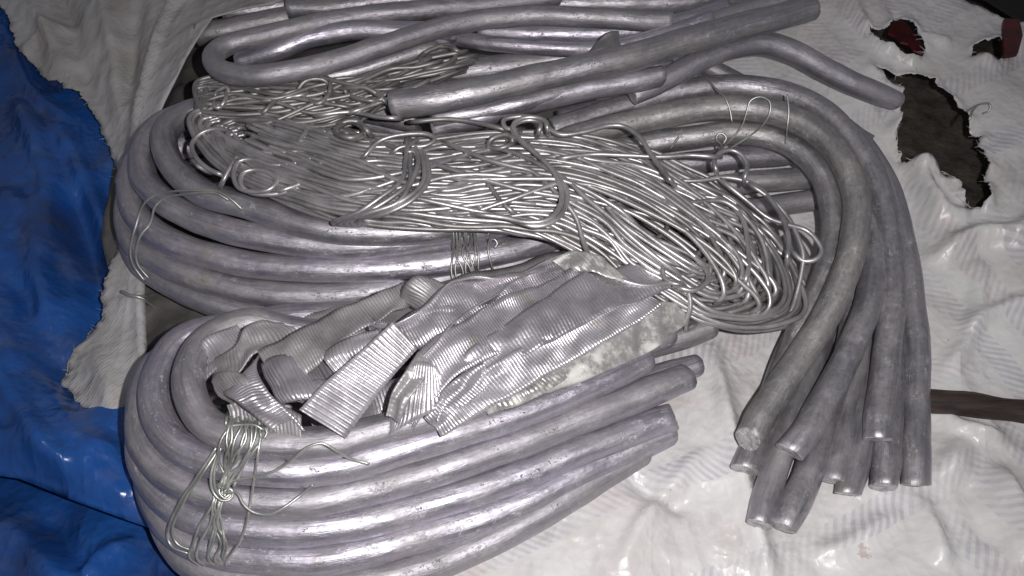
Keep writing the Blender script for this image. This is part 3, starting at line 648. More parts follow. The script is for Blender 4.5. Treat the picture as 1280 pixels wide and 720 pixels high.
# --- big hank: strands doubled back at the right-hand end
HC = np.array([  # px, py, half width, base height, thickness
    (246, 150, 34, .090, .016), (290, 172, 44, .092, .018), (350, 198, 50, .090, .020), (430, 220, 54, .088, .022), (520, 230, 54, .086, .024),
    (620, 226, 58, .082, .026), (700, 232, 64, .078, .028), (780, 258, 74, .070, .030), (850, 298, 80, .060, .032), (910, 336, 78, .050, .032), (960, 366, 64, .040, .030), (1000, 386, 46, .032, .026)], float)
HS = np.concatenate([[0], np.cumsum(np.linalg.norm(np.diff(HC[:, :2], axis=0), axis=1))]); HS /= HS[-1]
def hank_pt(s, u, w):
    sc = min(max(s, 0), 1)
    c = np.array([np.interp(sc, HS, HC[:, k]) for k in range(5)])
    a = np.array([np.interp(min(1, sc+.02), HS, HC[:, k]) for k in (0, 1)]); b = np.array([np.interp(max(0, sc-.02), HS, HC[:, k]) for k in (0, 1)])
    t = a-b; t /= np.linalg.norm(t); nn = np.array([-t[1], t[0]])
    p = c[:2]+nn*u*c[2]+t*(s-sc)*900
    h = c[3]+c[4]*w*math.sqrt(max(.05, 1-min(1, abs(u))**2*.9))
    return (p[0], p[1], h)
hank = empty('wire_hank', W(640, 240, .06))
tag(hank, 'large tangled hank of thin aluminium wire draped across the pile', 'wire hank')
WR = .00172
def nz(a, b, c): return noise.noise(Vector((a, b, c)))
def loop(m, lay, w, par, mat, sd):
    """one turn of the hank: two legs, a round turn at the right tip and a looser one at the left"""
    rs = random.Random(sd); up = []; lo = []
    sc = .88+rs.uniform(-.07, .025)-.12*(1-m)*rs.random(); mt = .18+.82*m; rt = .125*rs.uniform(.85, 1.08)
    sl = .085+rs.uniform(-.01, .05); a2 = rs.uniform(.01, .045); f2 = rs.uniform(4, 8); p2 = rs.uniform(0, 6.3)
    n = 17
    for side, L in ((-1, up), (1, lo)):
        for q in range(n):
            t = q/(n-1); s_ = sl+(sc-sl)*t
            ease = min(1, t*5, (1-t)*5)
            u = side*(m+(mt-m)*max(0, (t-.55)/.45)**2)
            u += ease*(.50*nz(s_*2.6, side*m*.8+lay*3.3, lay*1.9)+.20*nz(s_*5.5, side*m*1.0+lay*2.3, 7+lay)+.05*nz(s_*9, sd*.7, 17+lay)+a2*math.sin(f2*t*6.28+p2))
            L.append(hank_pt(s_, max(-1.05, min(1.05, u)), w+.05*nz(s_*3, side*m*1.2, lay)))
    tip = [hank_pt(sc+rt*mt*math.cos(a), mt*math.sin(a), w-.08*math.cos(a)) for a in np.linspace(-1.2, 1.2, 8)]
    left = [hank_pt(sl-(.05+.045*m)*math.cos(a), m*math.sin(a), w-.1*math.cos(a)) for a in np.linspace(1.2, -.6 if rs.random() < .6 else .2, 6)]
    P = np.array([tuple(W(*p)) for p in up+tip+lo[::-1]+left])
    wire_part('strand', P, WR*rs.uniform(.94, 1.06), mat, par)
sd = 100
for lay in range(8):
    for k in range(10):
        sd += 1
        m = (k+.55+.5*((lay*.37) % 1))/10.3
        loop(min(1, m), lay, .05+lay*.138, hank, M_WIRE if (sd % 6) else M_WIRE_D, sd)
def cross(sd, w):
    rs = random.Random(sd); u = rs.uniform(-.9, .9); v = rs.uniform(-.9, .9); a = rs.uniform(.05, .5); b = min(.98, a+rs.uniform(.25, .5)); pts = []
    for q in range(11):
        t = q/10; e = t*t*(3-2*t); pts.append(hank_pt(a+(b-a)*t, u+(v-u)*e+.12*math.sin(t*7+sd), w+(.14*math.sin(math.pi*t))-.25*(abs(2*t-1)**6)))
    wire_part('strand', np.array([tuple(W(*p)) for p in pts]), WR, M_WIRE, hank)
for k in range(13): cross(700+k, 1.06+.012*k)
for k in range(12):    # inner fill of the tip
    u = -.42+.07*k; wire_part('strand', np.array([tuple(W(*hank_pt(.42+.045*q, u+.05*math.sin(q*.8+k), .62-.15*(q/11)**3))) for q in range(12)]), WR, M_WIRE if k % 2 else M_WIRE_D, hank)
for k in range(14):    # long sweeps curling round over the right tip
    rs = random.Random(770+k); u = rs.uniform(-.75, .1); v = rs.uniform(.0, .68); a = rs.uniform(.42, .6); b = rs.uniform(.84, .96); w = 1.02+.012*k; pts = []
    for q in range(10):
        t = q/9; e = t**2.2; pts.append(hank_pt(a+(b-a)*math.sin(t*1.75), u+(v-u)*e+.05*math.sin(t*9+k), w+.05*math.sin(math.pi*t)-.3*(abs(2*t-1)**7)))
    wire_part('strand', np.array([tuple(W(*p)) for p in pts]), WR, M_WIRE if k % 3 else M_WIRE_D, hank)

def hand(par, pts, h, r=WR, mat=None, name='strand'):
    """a single wire followed by hand; h = height above the sheet"""
    L = [(p[0], p[1], p[2] if len(p) > 2 else h) for p in pts]
    def ext(a, b): # the end dives in among the other wires
        d = np.array(a[:2])-np.array(b[:2]); d = d/(np.linalg.norm(d)+1e-9); return (a[0]+d[0]*9, a[1]+d[1]*9, max(.004, a[2]-.013))
    L = [ext(L[0], L[1])]+L+[ext(L[-1], L[-2])]
    P = np.array([tuple(W(*p)) for p in L])
    return wire_part(name, P, r, mat or M_WIRE, par, 10)
# S-shaped double strand at the centre with the curl on top
hand(hank, [(684, 160), (682, 152), (670, 147), (652, 148), (642, 156), (648, 172), (668, 190), (690, 212), (702, 238), (700, 258), (686, 274), (662, 278), (630, 272), (598, 268)], .117)
hand(hank, [(674, 163), (676, 154), (664, 150), (648, 153), (640, 160), (650, 176), (672, 194), (694, 218), (709, 240), (706, 260), (690, 278), (668, 283), (645, 276)], .1145)
hand(hank, [(642, 162), (632, 160), (630, 150), (645, 146), (662, 146), (678, 150), (686, 160), (700, 168), (730, 165), (762, 157), (780, 158), (800, 172), (812, 190), (830, 215), (838, 225)], .113)
# the wrap round the hank left of centre (a few turns)
for k in range(5):
    d = k*8.2; rs = random.Random(k+31); z = rs.uniform(-.001, .004); g = lambda a: rs.uniform(-a, a)
    hand(hank, [(508+d*.5, 184+g(3), .109), (508+d*.75+g(4), 203, .1175+z), (500+d*.95+g(5), 228+g(3), .119+z), (478+d*.95+g(6), 250+g(3), .118+z), (446+d*1.0+g(6), 266+g(2), .113+z), (424+d*.85+g(4), 273+g(2), .104), (416+d*1.0, 279, .096), (432+d*1.2, 280, .088)], .115, WR*rs.uniform(.95, 1.05))
hand(hank, [(455, 196, .108), (475, 176, .112), (505, 168, .114), (535, 168, .114), (544, 174, .113), (532, 182, .112), (500, 184, .112), (492, 190, .110)], .11)
hand(hank, [(520, 185, .112), (512, 190, .115), (508, 186, .114), (515, 180, .113)], .11)
# loops at the left end
hand(hank, [(278, 228, .100), (290, 205, .106), (299, 186, .108), (292, 168, .108), (272, 161, .108), (252, 166, .107), (240, 180, .105), (246, 198, .103), (262, 212, .101), (276, 218, .100)], .10)
hand(hank, [(395, 195, .108), (370, 204, .109), (340, 206, .110), (315, 199, .110), (298, 202, .110), (292, 218, .108), (298, 234, .106), (318, 240, .106), (338, 236, .108), (346, 226, .109), (336, 216, .110), (318, 212, .110), (304, 216, .110), (301, 230, .108), (312, 240, .105), (340, 243, .104), (380, 232, .105), (420, 218, .107), (470, 220, .108)], .106)
hand(hank, [(296, 190, .107), (340, 191, .109), (390, 189, .110), (440, 198, .111), (480, 214, .111), (510, 228, .110)], .11)
hand(hank, [(300, 150, .100), (340, 151, .104), (370, 157, .106), (383, 164, .107), (374, 175, .107), (372, 186, .106)], .1)
hand(hank, [(400, 200), (398, 212), (390, 222), (375, 230), (352, 238)], .108)
# loop over the twisted ties, wires trailing at the lower edge
hand(hank, [(500, 268, .100), (515, 258, .103), (524, 262, .102), (532, 274, .098), (548, 283, .094), (568, 280, .094), (584, 268, .097), (588, 254, .101), (578, 244, .104), (562, 243, .106), (560, 228, .108), (565, 218, .110), (580, 214, .112), (598, 217, .112), (612, 232, .111), (626, 252, .108), (640, 264, .106)], .1)
hand(hank, [(560, 180, .108), (580, 188, .112), (610, 200, .113), (640, 208, .113), (664, 214, .112), (690, 236, .110), (708, 255, .108), (720, 272, .104), (728, 298, .098), (738, 322, .096), (756, 340, .094), (780, 351, .092), (806, 357, .090), (832, 354, .088), (850, 354, .086), (860, 364, .082), (863, 385, .074), (858, 402, .066), (858, 412, .060), (866, 408, .058)], .1)
hand(hank, [(760, 262), (800, 290), (840, 308), (868, 322), (882, 335), (886, 348), (878, 358), (864, 363), (848, 359)], .090)
hand(hank, [(829, 330), (829, 345), (836, 352), (850, 356)], .088)
# long waves across the upper right of the hank, loops at its tip
hand(hank, [(700, 198), (740, 193), (780, 194), (830, 196), (862, 194), (892, 196)], .106)
hand(hank, [(780, 210), (830, 224), (870, 226), (910, 222), (945, 232), (968, 256), (980, 276), (986, 300), (984, 322)], .084)
hand(hank, [(800, 246), (850, 246), (890, 247), (914, 256), (930, 278), (934, 304), (936, 330), (932, 350)], .083)
hand(hank, [(895, 212, .092), (893, 200, .094), (902, 190, .095), (916, 188, .095), (928, 195, .094), (934, 208, .092), (931, 222, .090)], .09)
hand(hank, [(905, 228, .088), (935, 252, .084), (960, 272, .080), (982, 280, .078), (1008, 288, .076), (1022, 302, .074), (1027, 314, .072), (1020, 324, .070), (1004, 326, .068), (992, 316, .068)], .07)
hand(hank, [(940, 232, .086), (965, 250, .082), (985, 272, .078), (998, 298, .074), (1004, 318, .070), (1002, 340, .064), (995, 370, .056), (985, 400, .048)], .07)
hand(hank, [(780, 225, .096), (850, 252, .090), (905, 252, .086), (930, 270, .082), (950, 296, .078), (958, 320, .074), (962, 345, .070), (972, 358, .066)], .08)
hand(hank, [(855, 262, .090), (890, 285, .086), (912, 310, .080), (920, 340, .074), (924, 362, .068), (936, 378, .060)], .08)
for i in range(7):   # outer turns at the rounded right tip
    rs = random.Random(500+i); k = rs.uniform(.45, 1); dx, dy = rs.uniform(-6, 6), rs.uniform(-6, 6); hb = rs.uniform(.012, .052)
    c = np.array((900, 322)); out = []
    for (x, y, dh) in [(820, 262, .012), (880, 288, .010), (935, 300, .006), (978, 320, .0), (1000, 352, -.006), (1000, 388, -.010), (980, 412, -.012), (945, 416, -.012), (905, 402, -.008), (850, 376, .0), (800, 350, .010)]:
        q = c+(np.array((x, y))-c)*np.array((k**.35, k)); out.append((q[0]+dx+rs.uniform(-3, 3), q[1]+dy+rs.uniform(-3, 3), max(.004, hb+dh+.014)))
    hand(hank, out, .03, mat=M_WIRE if i % 3 else M_WIRE_D)

# --- smaller tangle behind, under the hairpin rod
t2 = empty('wire_tangle', W(400, 120, .07))
tag(t2, 'smaller dull wire tangle lying beneath the hairpin rod', 'wire tangle')
for i in range(50):
    rs = random.Random(900+i); v = rs.uniform(-1, 1); v2 = rs.uniform(-1, 1); dz = rs.uniform(0, .022)
    ctr = [(252, 128, 26), (290, 126, 36), (340, 126, 44), (390, 124, 46), (440, 120, 44), (490, 104, 34), (540, 88, 24), (580, 76, 16)]
    n = rs.randint(5, 8); A = []
    for j in range(n):
        x, y, hw = ctr[j]; k = v+(v2-v)*j/7+rs.uniform(-.18, .18); A.append((x+rs.uniform(-8, 8), y+k*hw, .084+dz*(1-k*k*.5)+rs.uniform(-.002, .002)))
    A = [(ctr[0][0]+rs.uniform(-2, 10), ctr[0][1]+(-v*.6)*26, .080+dz)]+A
    hand(t2, A, .09, WR*.95, M_WIRE_D)
def curls(par, cx, cy, rx, ry, h, n, seed, mat, r=WR, tilt=0.0):
    rs = random.Random(seed); pts = []
    for i in range(n*8+1):
        a = i/8*2*math.pi+rs.uniform(-.12, .12); k = 1-.28*rs.random()
        x, y = math.cos(a)*rx*k, math.sin(a)*ry*k
        pts.append((cx+x*math.cos(tilt)-y*math.sin(tilt), cy+x*math.sin(tilt)+y*math.cos(tilt), h+.004*math.sin(a*1.3)+.0008*i/4))
    hand(par, pts, h, r, mat)
curls(t2, 548, 72, 28, 15, .096, 4, 1, M_WIRE_D, tilt=-.35)
curls(t2, 438, 163, 22, 12, .105, 4, 2, M_WIRE_D)
curls(t2, 395, 112, 24, 18, .104, 2, 3, M_WIRE_D, tilt=-.2)
curls(t2, 276, 122, 8, 16, .102, 2, 4, M_WIRE, tilt=.5)
curls(t2, 455, 118, 26, 9, .106, 2, 5, M_WIRE_D, tilt=.25)
hand(t2, [(380, 100), (400, 97), (430, 104), (455, 110), (470, 118), (480, 126)], .110, mat=M_WIRE_D)
hand(t2, [(430, 110), (460, 98), (490, 86), (520, 84), (545, 78)], .106, mat=M_WIRE_D)
hand(t2, [(440, 140), (470, 130), (500, 118), (530, 104)], .108)
hand(t2, [(400, 144), (440, 140), (470, 146), (494, 148)], .107)
hand(t2, [(330, 126), (360, 122), (380, 118)], .106)
hand(t2, [(330, 140), (355, 118), (378, 112)], .106, mat=M_WIRE_D)
hand(t2, [(520, 152, .104), (560, 149, .106), (600, 154, .107), (630, 162, .108)], .1, mat=M_WIRE_D)
curls(hank, 625, 178, 20, 9, .108, 2, 6, M_WIRE_D, tilt=-.3)

# --- tie wires, draped over what they bind
BV = bvh()
def tie(label, name='tie_wire', at=(0, 0), group='tie wires'):
    o = empty(name, W(at[0], at[1], .05)); return tag(o, label, 'tie wire', group)
def tw(par, pts, r=.00086, name='strand', lift=.0003, win=4, mat=None):
    return wire_part(name, drape(pts, r, lift, win), r, mat or M_TIE, par, 8, .0018)
t1 = tie('knotted tie wire wrapped round the lower left coil', at=(280, 610))
for k in range(9):
    x = 284+k*5.2; rs = random.Random(40+k)
    g = lambda a: rs.uniform(-a, a)
    tw(t1, [(x+3+g(5), 520, -.006), (x+1+g(5), 530-(k % 3), -.001), (x-2+g(6), 550), (x-8-k*.8+g(7), 575), (275+k*2.4+g(6), 596+g(4)), (270+k*2.4+g(5), 612+g(6))])
for k in range(7):
    rs = random.Random(60+k); e = 236+k*8+rs.uniform(-7, 7)
    tw(t1, [(268+k*2.6, 612), (264+k*2.2+rs.uniform(-5, 5), 632), (254+k*3.6+rs.uniform(-8, 8), 655), (e+6+rs.uniform(-3, 3), 680), (e+3+rs.uniform(-3, 3), 697+rs.uniform(-4, 3)), (e+12+rs.uniform(-4, 4), 706, -.003)])
tw(t1, [(270, 560, .001), (262, 572, .001), (246, 596, .001), (228, 622, .001), (214, 650, .001), (209, 670), (216, 684), (236, 692)])
tw(t1, [(272, 564, .001), (252, 594, .001), (236, 616, .001), (222, 642, .001), (215, 664), (222, 680), (240, 688)])
tw(t1, [(282, 532), (285, 516, .002), (296, 510, .004), (310, 516, .004), (322, 528, .002), (334, 540), (330, 548)])
tw(t1, [(284, 533, .001), (300, 531, .002), (318, 531, .002), (330, 538, .001)])
tw(t1, [(276, 560, .001), (268, 590, .0015), (270, 612, .002), (280, 622, .002), (288, 616, .002), (286, 608, .003), (276, 608, .003), (274, 616, .003), (284, 624, .002), (292, 614, .002)], name='knot')
tw(t1, [(274, 562, .0015), (264, 592, .002), (266, 614, .003), (278, 626, .003), (290, 622, .003), (290, 612, .004), (282, 612, .004), (280, 617, .004)], name='knot')
tw(t1, [(280, 610, .003), (292, 602, .004), (315, 596, .005), (345, 588, .007), (368, 572, .008), (385, 559, .008), (402, 554, .008), (418, 562, .007), (435, 572, .006), (462, 580, .005)], name='tail', win=2)
tw(t1, [(282, 616, .003), (296, 616, .004), (304, 630, .005), (316, 640, .006), (335, 643, .006), (352, 636, .006), (372, 622, .005), (391, 606, .004)], name='tail', win=2)
tw(t1, [(326, 545), (324, 558, .001), (319, 590, .001), (315, 615, .001), (310, 645, .001), (300, 676, .001), (286, 696), (282, 706)])
t2_ = tie('doubled tie wire looping over the left bend of middle coil', at=(200, 280))
tw(t2_, [(180, 350), (166, 330), (163, 310, .001), (170, 282, .001), (178, 258, .001), (190, 246, .001), (212, 240, .001), (240, 238, .001), (272, 239, .001), (290, 250, .001), (303, 262)], .0009)
tw(t2_, [(186, 348), (172, 330), (170, 312, .001), (176, 294, .001), (186, 282, .001), (190, 272, .001), (194, 258, .001), (208, 247, .001), (230, 243, .001), (268, 241, .001), (286, 250, .001)], .0009)
t3 = tie('twisted tie wires hanging between hank and strips on middle coil', at=(590, 320))
for k, (a, b, c) in enumerate([(566, 566, 564), (570, 572, 569), (574, 570, 578), (582, 578, 588), (588, 584, 582), (592, 594, 590), (594, 598, 598), (580, 586, 592)]):
    tw(t3, [(a, 282), (a+1, 298), (b, 318), (c, 336), (c+2, 350)], .0008)
tw(t3, [(590, 268, .002), (602, 278, .002), (614, 290, .003), (612, 300, .003), (610, 310, .002), (614, 330, .001), (619, 346)], .0008)
tw(t3, [(608, 294, .003), (622, 286, .004), (640, 282, .004), (652, 287, .003)], .0008, name='tail')
tw(t3, [(612, 304, .003), (616, 298, .004), (622, 304, .003), (618, 310, .003)], .0008, name='knot')
t4 = tie('loose fine tie wire on the top of the right arch', at=(930, 150))
tw(t4, [(896, 192, .001), (906, 182, .003), (918, 170, .005), (928, 156, .006), (934, 138, .006), (938, 126, .006), (950, 121, .006), (962, 127, .006), (962, 142, .006), (952, 158, .004), (934, 172, .003), (912, 186, .001)], .0007)
tw(t4, [(882, 96), (892, 108), (906, 122, .001), (912, 136, .001), (915, 152, .001)], .0007)
tw(t4, [(984, 118, .002), (986, 140, .001), (984, 160, .001), (982, 180)], .0007)
tw(t4, [(896, 192), (902, 182, .002), (895, 174, .002), (900, 166, .002), (908, 172, .002), (904, 180, .002)], .0009, name='knot')
tw(t4, [(838, 186), (845, 176, .002), (851, 168, .003)], .0009, name='tail')
t5 = tie('short bent wire sticking out of the grey sack beside the coils', at=(190, 380))
tw(t5, [(152, 364, .002), (162, 369, .004), (176, 372, .004), (188, 380, .004), (205, 390, .003), (226, 400, .001)], .0013)
tw(t5, [(166, 370, .003), (182, 370, .003), (194, 367, .001)], .0011)
t6 = tie('tiny pale wire curl lying on the sheet right of the hole', at=(1226, 140))
tw(t6, [(1212, 150), (1216, 138, .002), (1226, 130, .003), (1237, 130, .003), (1237, 138, .003), (1228, 142, .001)], .0009)

# ------------------------------------------------------------------ corrugated strips
def strip(label, rows, period=.0030, amp=.00055, mat=None, seed=0, crum=.0042, bow=.0, group='corrugated metal strips', phase=0.0, nw=10):
    A = np.array([tuple(W(*r[:3]))+tuple(W(*r[3:6])) for r in rows])
    Mid = (A[:, :3]+A[:, 3:])/2
    Q = catmull(np.hstack([Mid, A]), period/7)
    a, b = Q[:, 3:6], Q[:, 6:9]; n = len(Q)
    s = np.concatenate([[0], np.cumsum(np.linalg.norm(np.diff(Q[:, :3], axis=0), axis=1))])
    T = np.gradient(Q[:, :3], axis=0); T /= np.linalg.norm(T, axis=1)[:, None]+1e-12
    Wd = b-a; N = np.cross(T, Wd); N /= np.linalg.norm(N, axis=1)[:, None]+1e-12
    flip = np.sign((N@np.array(-ray(640, 360)))); 
    verts = []; c0 = Q[:, :3].mean(0); base = np.array([c0[0], c0[1], min(a[:, 2].min(), b[:, 2].min())])
    tri = np.arcsin(np.sin(2*np.pi*(s/period+phase))*.96)/1.3
    am = amp*(.75+.35*np.array([noise.noise(Vector((x*30, seed*2.1, 0))) for x in s]))
    for i in range(n):
        for j in range(nw+1):
            v = j/nw; p = a[i]*(1-v)+b[i]*v
            e = noise.noise(Vector((s[i]*34, v*1.6, seed*3.7)))*crum*1.3+noise.noise(Vector((s[i]*80, v*3, seed*5.7)))*crum*.45
            edge = 1-.35*abs(2*v-1)**6
            verts.append(tuple(p+N[i]*(tri[i]*am[i]*edge+e+bow*(1-(2*v-1)**2)*(flip[i] or 1))-base))
    faces = []
    for i in range(n-1):
        for j in range(nw):
            q = i*(nw+1)+j; faces.append((q, q+1, q+nw+2, q+nw+1))
    me = bpy.data.meshes.new('metal_strip'); me.from_pydata(verts, [], faces)
    o = link('metal_strip', me, mat or M_STRIP); o.location = base
    md = o.modifiers.new('thickness', 'SOLIDIFY'); md.thickness = .0009; md.offset = 0
    return tag(o, label, 'metal strip', group)
# under-layers first
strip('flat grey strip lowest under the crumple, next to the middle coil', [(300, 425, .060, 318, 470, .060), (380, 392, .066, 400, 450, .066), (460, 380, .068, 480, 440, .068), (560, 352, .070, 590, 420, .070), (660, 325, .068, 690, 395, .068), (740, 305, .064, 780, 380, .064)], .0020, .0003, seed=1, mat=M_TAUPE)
strip('lowest strip along the front rod of the coil', [(380, 500, .066, 400, 560, .060), (480, 480, .070, 500, 545, .064), (580, 445, .070, 610, 510, .064), (680, 410, .066, 715, 470, .060), (760, 380, .062, 800, 440, .056)], .0022, .0004, seed=2)
strip('short shiny ribbed strip at far left against the coil bend', [(238, 446, .088, 258, 480, .080), (256, 426, .096, 276, 462, .092), (276, 414, .098, 300, 446, .096), (296, 404, .092, 318, 430, .092)], .0026, .0006, seed=3, mat=M_BRIGHT)
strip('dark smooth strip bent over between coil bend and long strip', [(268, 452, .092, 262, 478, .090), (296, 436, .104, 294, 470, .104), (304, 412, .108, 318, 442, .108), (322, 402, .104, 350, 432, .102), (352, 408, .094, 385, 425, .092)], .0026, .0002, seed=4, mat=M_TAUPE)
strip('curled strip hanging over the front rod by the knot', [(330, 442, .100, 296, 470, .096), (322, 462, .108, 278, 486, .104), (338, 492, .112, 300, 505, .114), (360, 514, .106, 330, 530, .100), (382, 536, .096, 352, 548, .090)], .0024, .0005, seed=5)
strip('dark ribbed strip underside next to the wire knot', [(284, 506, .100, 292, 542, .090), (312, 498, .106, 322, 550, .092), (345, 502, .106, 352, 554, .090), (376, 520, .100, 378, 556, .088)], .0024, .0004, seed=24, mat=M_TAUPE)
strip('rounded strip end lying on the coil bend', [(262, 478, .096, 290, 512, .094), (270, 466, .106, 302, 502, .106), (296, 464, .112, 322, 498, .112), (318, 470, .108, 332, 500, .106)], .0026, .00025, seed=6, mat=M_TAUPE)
strip('ribbed strip folded in the hollow between two long strips', [(325, 456, .104, 350, 506, .104), (345, 446, .110, 372, 500, .112), (366, 446, .108, 396, 496, .110), (392, 450, .100, 410, 490, .102)], .0024, .0006, seed=7)
strip('long wide strip leading from upper centre down to the left', [(520, 350, .088, 520, 372, .090), (480, 368, .094, 500, 384, .098), (430, 385, .100, 452, 412, .104), (390, 402, .104, 412, 438, .108), (356, 424, .107, 384, 462, .111), (322, 440, .106, 352, 490, .110)], .0021, .0004, seed=8, mat=M_TAUPE)
strip('crumpled shiny strip with bright glints behind the broad flat one', [(372, 470, .094, 400, 512, .094), (398, 448, .100, 424, 496, .102), (430, 428, .104, 446, 470, .106), (465, 412, .102, 480, 452, .104), (500, 405, .098, 510, 440, .100)], .0028, .0007, seed=9, crum=.004)
strip('small twisted strip glinting beside the broad flat one', [(350, 500, .098, 392, 506, .092), (370, 482, .106, 402, 500, .102), (398, 474, .108, 418, 500, .104), (425, 480, .100, 420, 505, .096)], .0024, .0005, seed=10, crum=.003)
strip('upright tongue of strip at the top edge of the crumple', [(500, 372, .094, 530, 398, .094), (508, 356, .106, 546, 388, .104), (522, 346, .110, 560, 372, .108), (560, 356, .098, 585, 376, .096)], .0026, .0003, seed=11, mat=M_TAUPE)
strip('long strip standing on edge with wavy bright rim at top', [(458, 394, .098, 470, 420, .094), (470, 407, .104, 490, 425, .098), (496, 402, .108, 516, 436, .102), (526, 386, .110, 552, 430, .104), (556, 360, .108, 590, 410, .104), (590, 348, .104, 625, 395, .102), (640, 343, .098, 668, 380, .098), (684, 328, .092, 706, 362, .092), (724, 314, .086, 750, 345, .086)], .0018, .0003, seed=12)
strip('broad strip in the middle with fine ribs, left of pale patch', [(490, 520, .090, 506, 552, .080), (508, 462, .106, 536, 505, .102), (540, 425, .110, 570, 470, .106), (580, 398, .110, 612, 446, .108), (626, 374, .106, 660, 424, .104), (680, 352, .098, 712, 400, .098), (730, 330, .090, 768, 372, .090)], .0017, .00032, seed=13)
strip('smooth pale strip along upper right of the crumple', [(570, 452, .104, 590, 480, .100), (620, 412, .108, 650, 448, .106), (670, 378, .104, 700, 420, .104), (720, 348, .098, 756, 392, .098), (765, 334, .090, 806, 372, .090), (800, 330, .084, 838, 362, .084)], .0024, .00018, seed=14)
strip('strongly ribbed strip nearest the front rod, right of the fan', [(530, 520, .094, 552, 545, .084), (560, 490, .104, 592, 522, .096), (610, 460, .108, 640, 495, .102), (660, 428, .106, 690, 466, .100), (710, 400, .100, 742, 436, .096), (760, 375, .094, 790, 408, .090), (800, 360, .088, 826, 384, .086)], .0021, .0005, seed=15, mat=M_BRIGHT)
strip('fan shaped strip pinched at its top, beside broad flat one', [(478, 545, .084, 506, 470, .108), (492, 540, .092, 520, 456, .112), (520, 525, .098, 530, 452, .114), (545, 512, .098, 540, 455, .112), (572, 505, .092, 552, 462, .106)], .0022, .0006, seed=16, mat=M_BRIGHT)
strip('narrow smooth strip edge between broad flat strip and fan', [(522, 440, .112, 540, 452, .112), (508, 462, .114, 532, 470, .113), (490, 490, .110, 512, 500, .108), (482, 520, .100, 500, 528, .098)], .003, .00015, seed=17, mat=M_TAUPE)
strip('broad flat strip with strong ribs, brightest in the crumple', [(374, 512, .114, 432, 548, .096), (402, 482, .120, 455, 516, .105), (445, 444, .124, 488, 474, .112), (491, 402, .124, 521, 437, .114)], .0031, .0008, M_BRIGHT, seed=18, crum=.0009)
strip('white corroded crumpled strip right of the crumple, yellow stained', [(640, 492, .082, 668, 500, .074), (690, 452, .092, 720, 480, .078), (740, 420, .092, 772, 458, .078), (785, 392, .088, 815, 438, .074), (820, 376, .080, 846, 414, .070), (846, 380, .070, 860, 404, .064)], .006, .0001, M_CORR, seed=19, crum=.005)
strip('whitish folded strip end under the lower rim of the hank', [(690, 326, .094, 712, 342, .092), (716, 312, .100, 742, 340, .098), (742, 318, .098, 764, 350, .096), (768, 334, .090, 790, 356, .090)], .004, .0003, M_CORR, seed=20, crum=.003)
strip('crumpled strip scrap squeezed against front rod below pale patch', [(600, 505, .090, 612, 520, .082), (640, 480, .094, 655, 502, .086), (680, 462, .092, 700, 480, .084), (712, 450, .088, 724, 462, .082)], .003, .0005, M_CORR, seed=21, crum=.004)
strip('small dark metal flake standing between the top rods', [(740, 70, .104, 715, 78, .104), (745, 52, .116, 752, 72, .112), (760, 40, .120, 770, 62, .114), (772, 40, .116, 778, 58, .112)], .004, .0001, M_ROD2, seed=22, group=None)

rimp = [(452, 388, .098), (458, 398, .102), (470, 408, .106), (484, 408, .110), (500, 402, .113), (522, 390, .115), (544, 372, .114), (562, 354, .112), (588, 346, .109), (620, 348, .106), (645, 343, .102), (676, 330, .097), (700, 320, .093), (722, 312, .089)]
strip('thin strip standing on edge, its wavy bright rim crossing the crumple', [(x, y, h, x+3, y+5, h-.012) for x, y, h in rimp], .004, .0001, M_BRIGHT, seed=30, crum=.0012, nw=3)
rim2 = [(525, 448, .113), (545, 430, .114), (565, 405, .114), (590, 385, .112), (615, 372, .110), (640, 352, .106), (668, 342, .101), (700, 335, .096)]
strip('second thin strip on edge beside the broad middle one', [(x, y, h, x+3, y+4, h-.010) for x, y, h in rim2], .004, .0001, M_STRIP, seed=31, crum=.0012, nw=3)
strip('small buckled strip glinting between long strip and broad flat one', [(405, 440, .108, 420, 470, .104), (425, 425, .114, 442, 458, .108), (452, 416, .116, 462, 448, .110), (472, 412, .112, 484, 436, .108)], .0022, .0006, M_BRIGHT, seed=32, crum=.005)
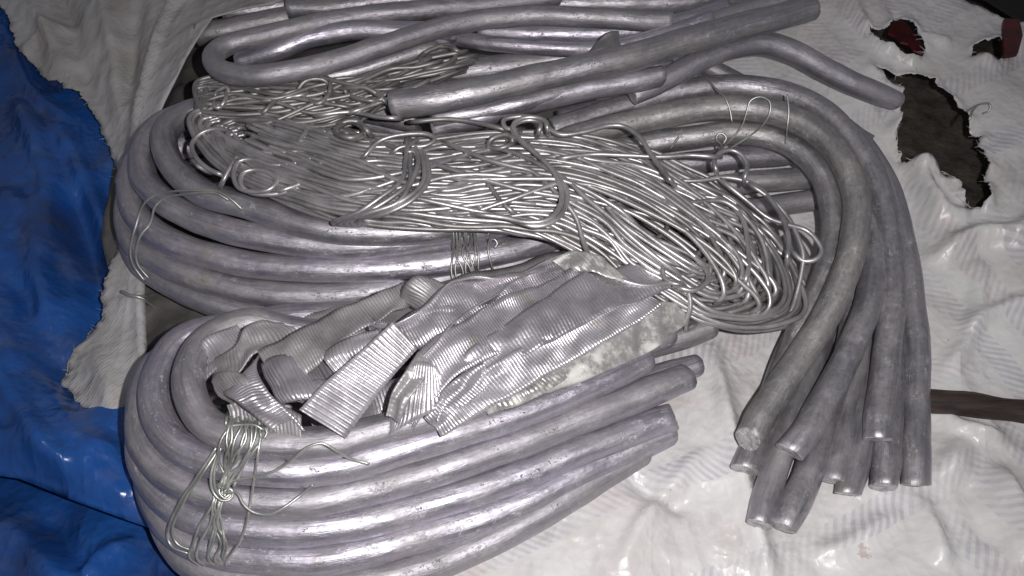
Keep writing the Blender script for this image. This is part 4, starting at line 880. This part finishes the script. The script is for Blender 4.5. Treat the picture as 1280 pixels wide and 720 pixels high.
strip('buckled strip scrap wedged between fan and strongly ribbed strip', [(545, 520, .094, 560, 540, .086), (552, 490, .106, 580, 512, .100), (575, 470, .110, 600, 492, .106), (602, 456, .108, 618, 474, .104)], .0020, .0005, M_STRIP, seed=33, crum=.006)
strip('folded strip corner under the wavy rim near middle coil', [(500, 400, .104, 512, 430, .100), (530, 384, .110, 540, 418, .106), (556, 378, .110, 566, 408, .106), (575, 380, .102, 580, 402, .100)], .0018, .0004, M_TAUPE, seed=34, crum=.005)

# ------------------------------------------------------------------ frayed threads along the torn edges
def fray(par, outline, n, seed, torn_only=None, ln=(.0015, .007)):
    rs = random.Random(seed); tree = BVHTree.FromPolygons([tuple(v.co) for v in par.data.vertices], [tuple(p.vertices) for p in par.data.polygons])
    E = [(np.array(W(*outline[i])), np.array(W(*outline[(i+1) % len(outline)]))) for i in range(len(outline)) if torn_only is None or i in torn_only]
    V = []; F = []
    for k in range(n):
        a, b = rs.choice(E); p = Vector(a+(b-a)*rs.random()); hit = tree.find_nearest(p)
        if hit[0] is None: continue
        p = hit[0]+Vector((0, 0, .0003)); d = Vector((rs.gauss(0, 1), rs.gauss(0, 1), rs.uniform(.0, .7))).normalized(); L = rs.uniform(*ln); w = rs.uniform(.00012, .0004)
        sd_ = d.cross(Vector((0, 0, 1))).normalized(); bend = Vector((rs.gauss(0, .5), rs.gauss(0, .5), rs.uniform(-.6, .3)))
        b0 = len(V); m = 5
        for q in range(m):
            t = q/(m-1); c = p+(d*t+bend*t*t*.6)*L; ww = w*(1-.7*t)
            V += [tuple(c-sd_*ww), tuple(c+sd_*ww), tuple(c+Vector((0, 0, ww*1.3)))]
            if q:
                o = b0+3*(q-1)
                for e in range(3): F.append((o+e, o+(e+1) % 3, o+3+(e+1) % 3, o+3+e))
    me = bpy.data.meshes.new('frayed_threads'); me.from_pydata(V, [], F); o = link('frayed_threads', me, par.data.materials[0], par); o['kind'] = 'stuff'
    return o
fray(sh, H1, 150, 1); f2 = fray(sh, H2, 50, 2); fray(sh, H3, 16, 3)
fray(sk, SKO, 120, 4, range(0, 15), (.0012, .005))
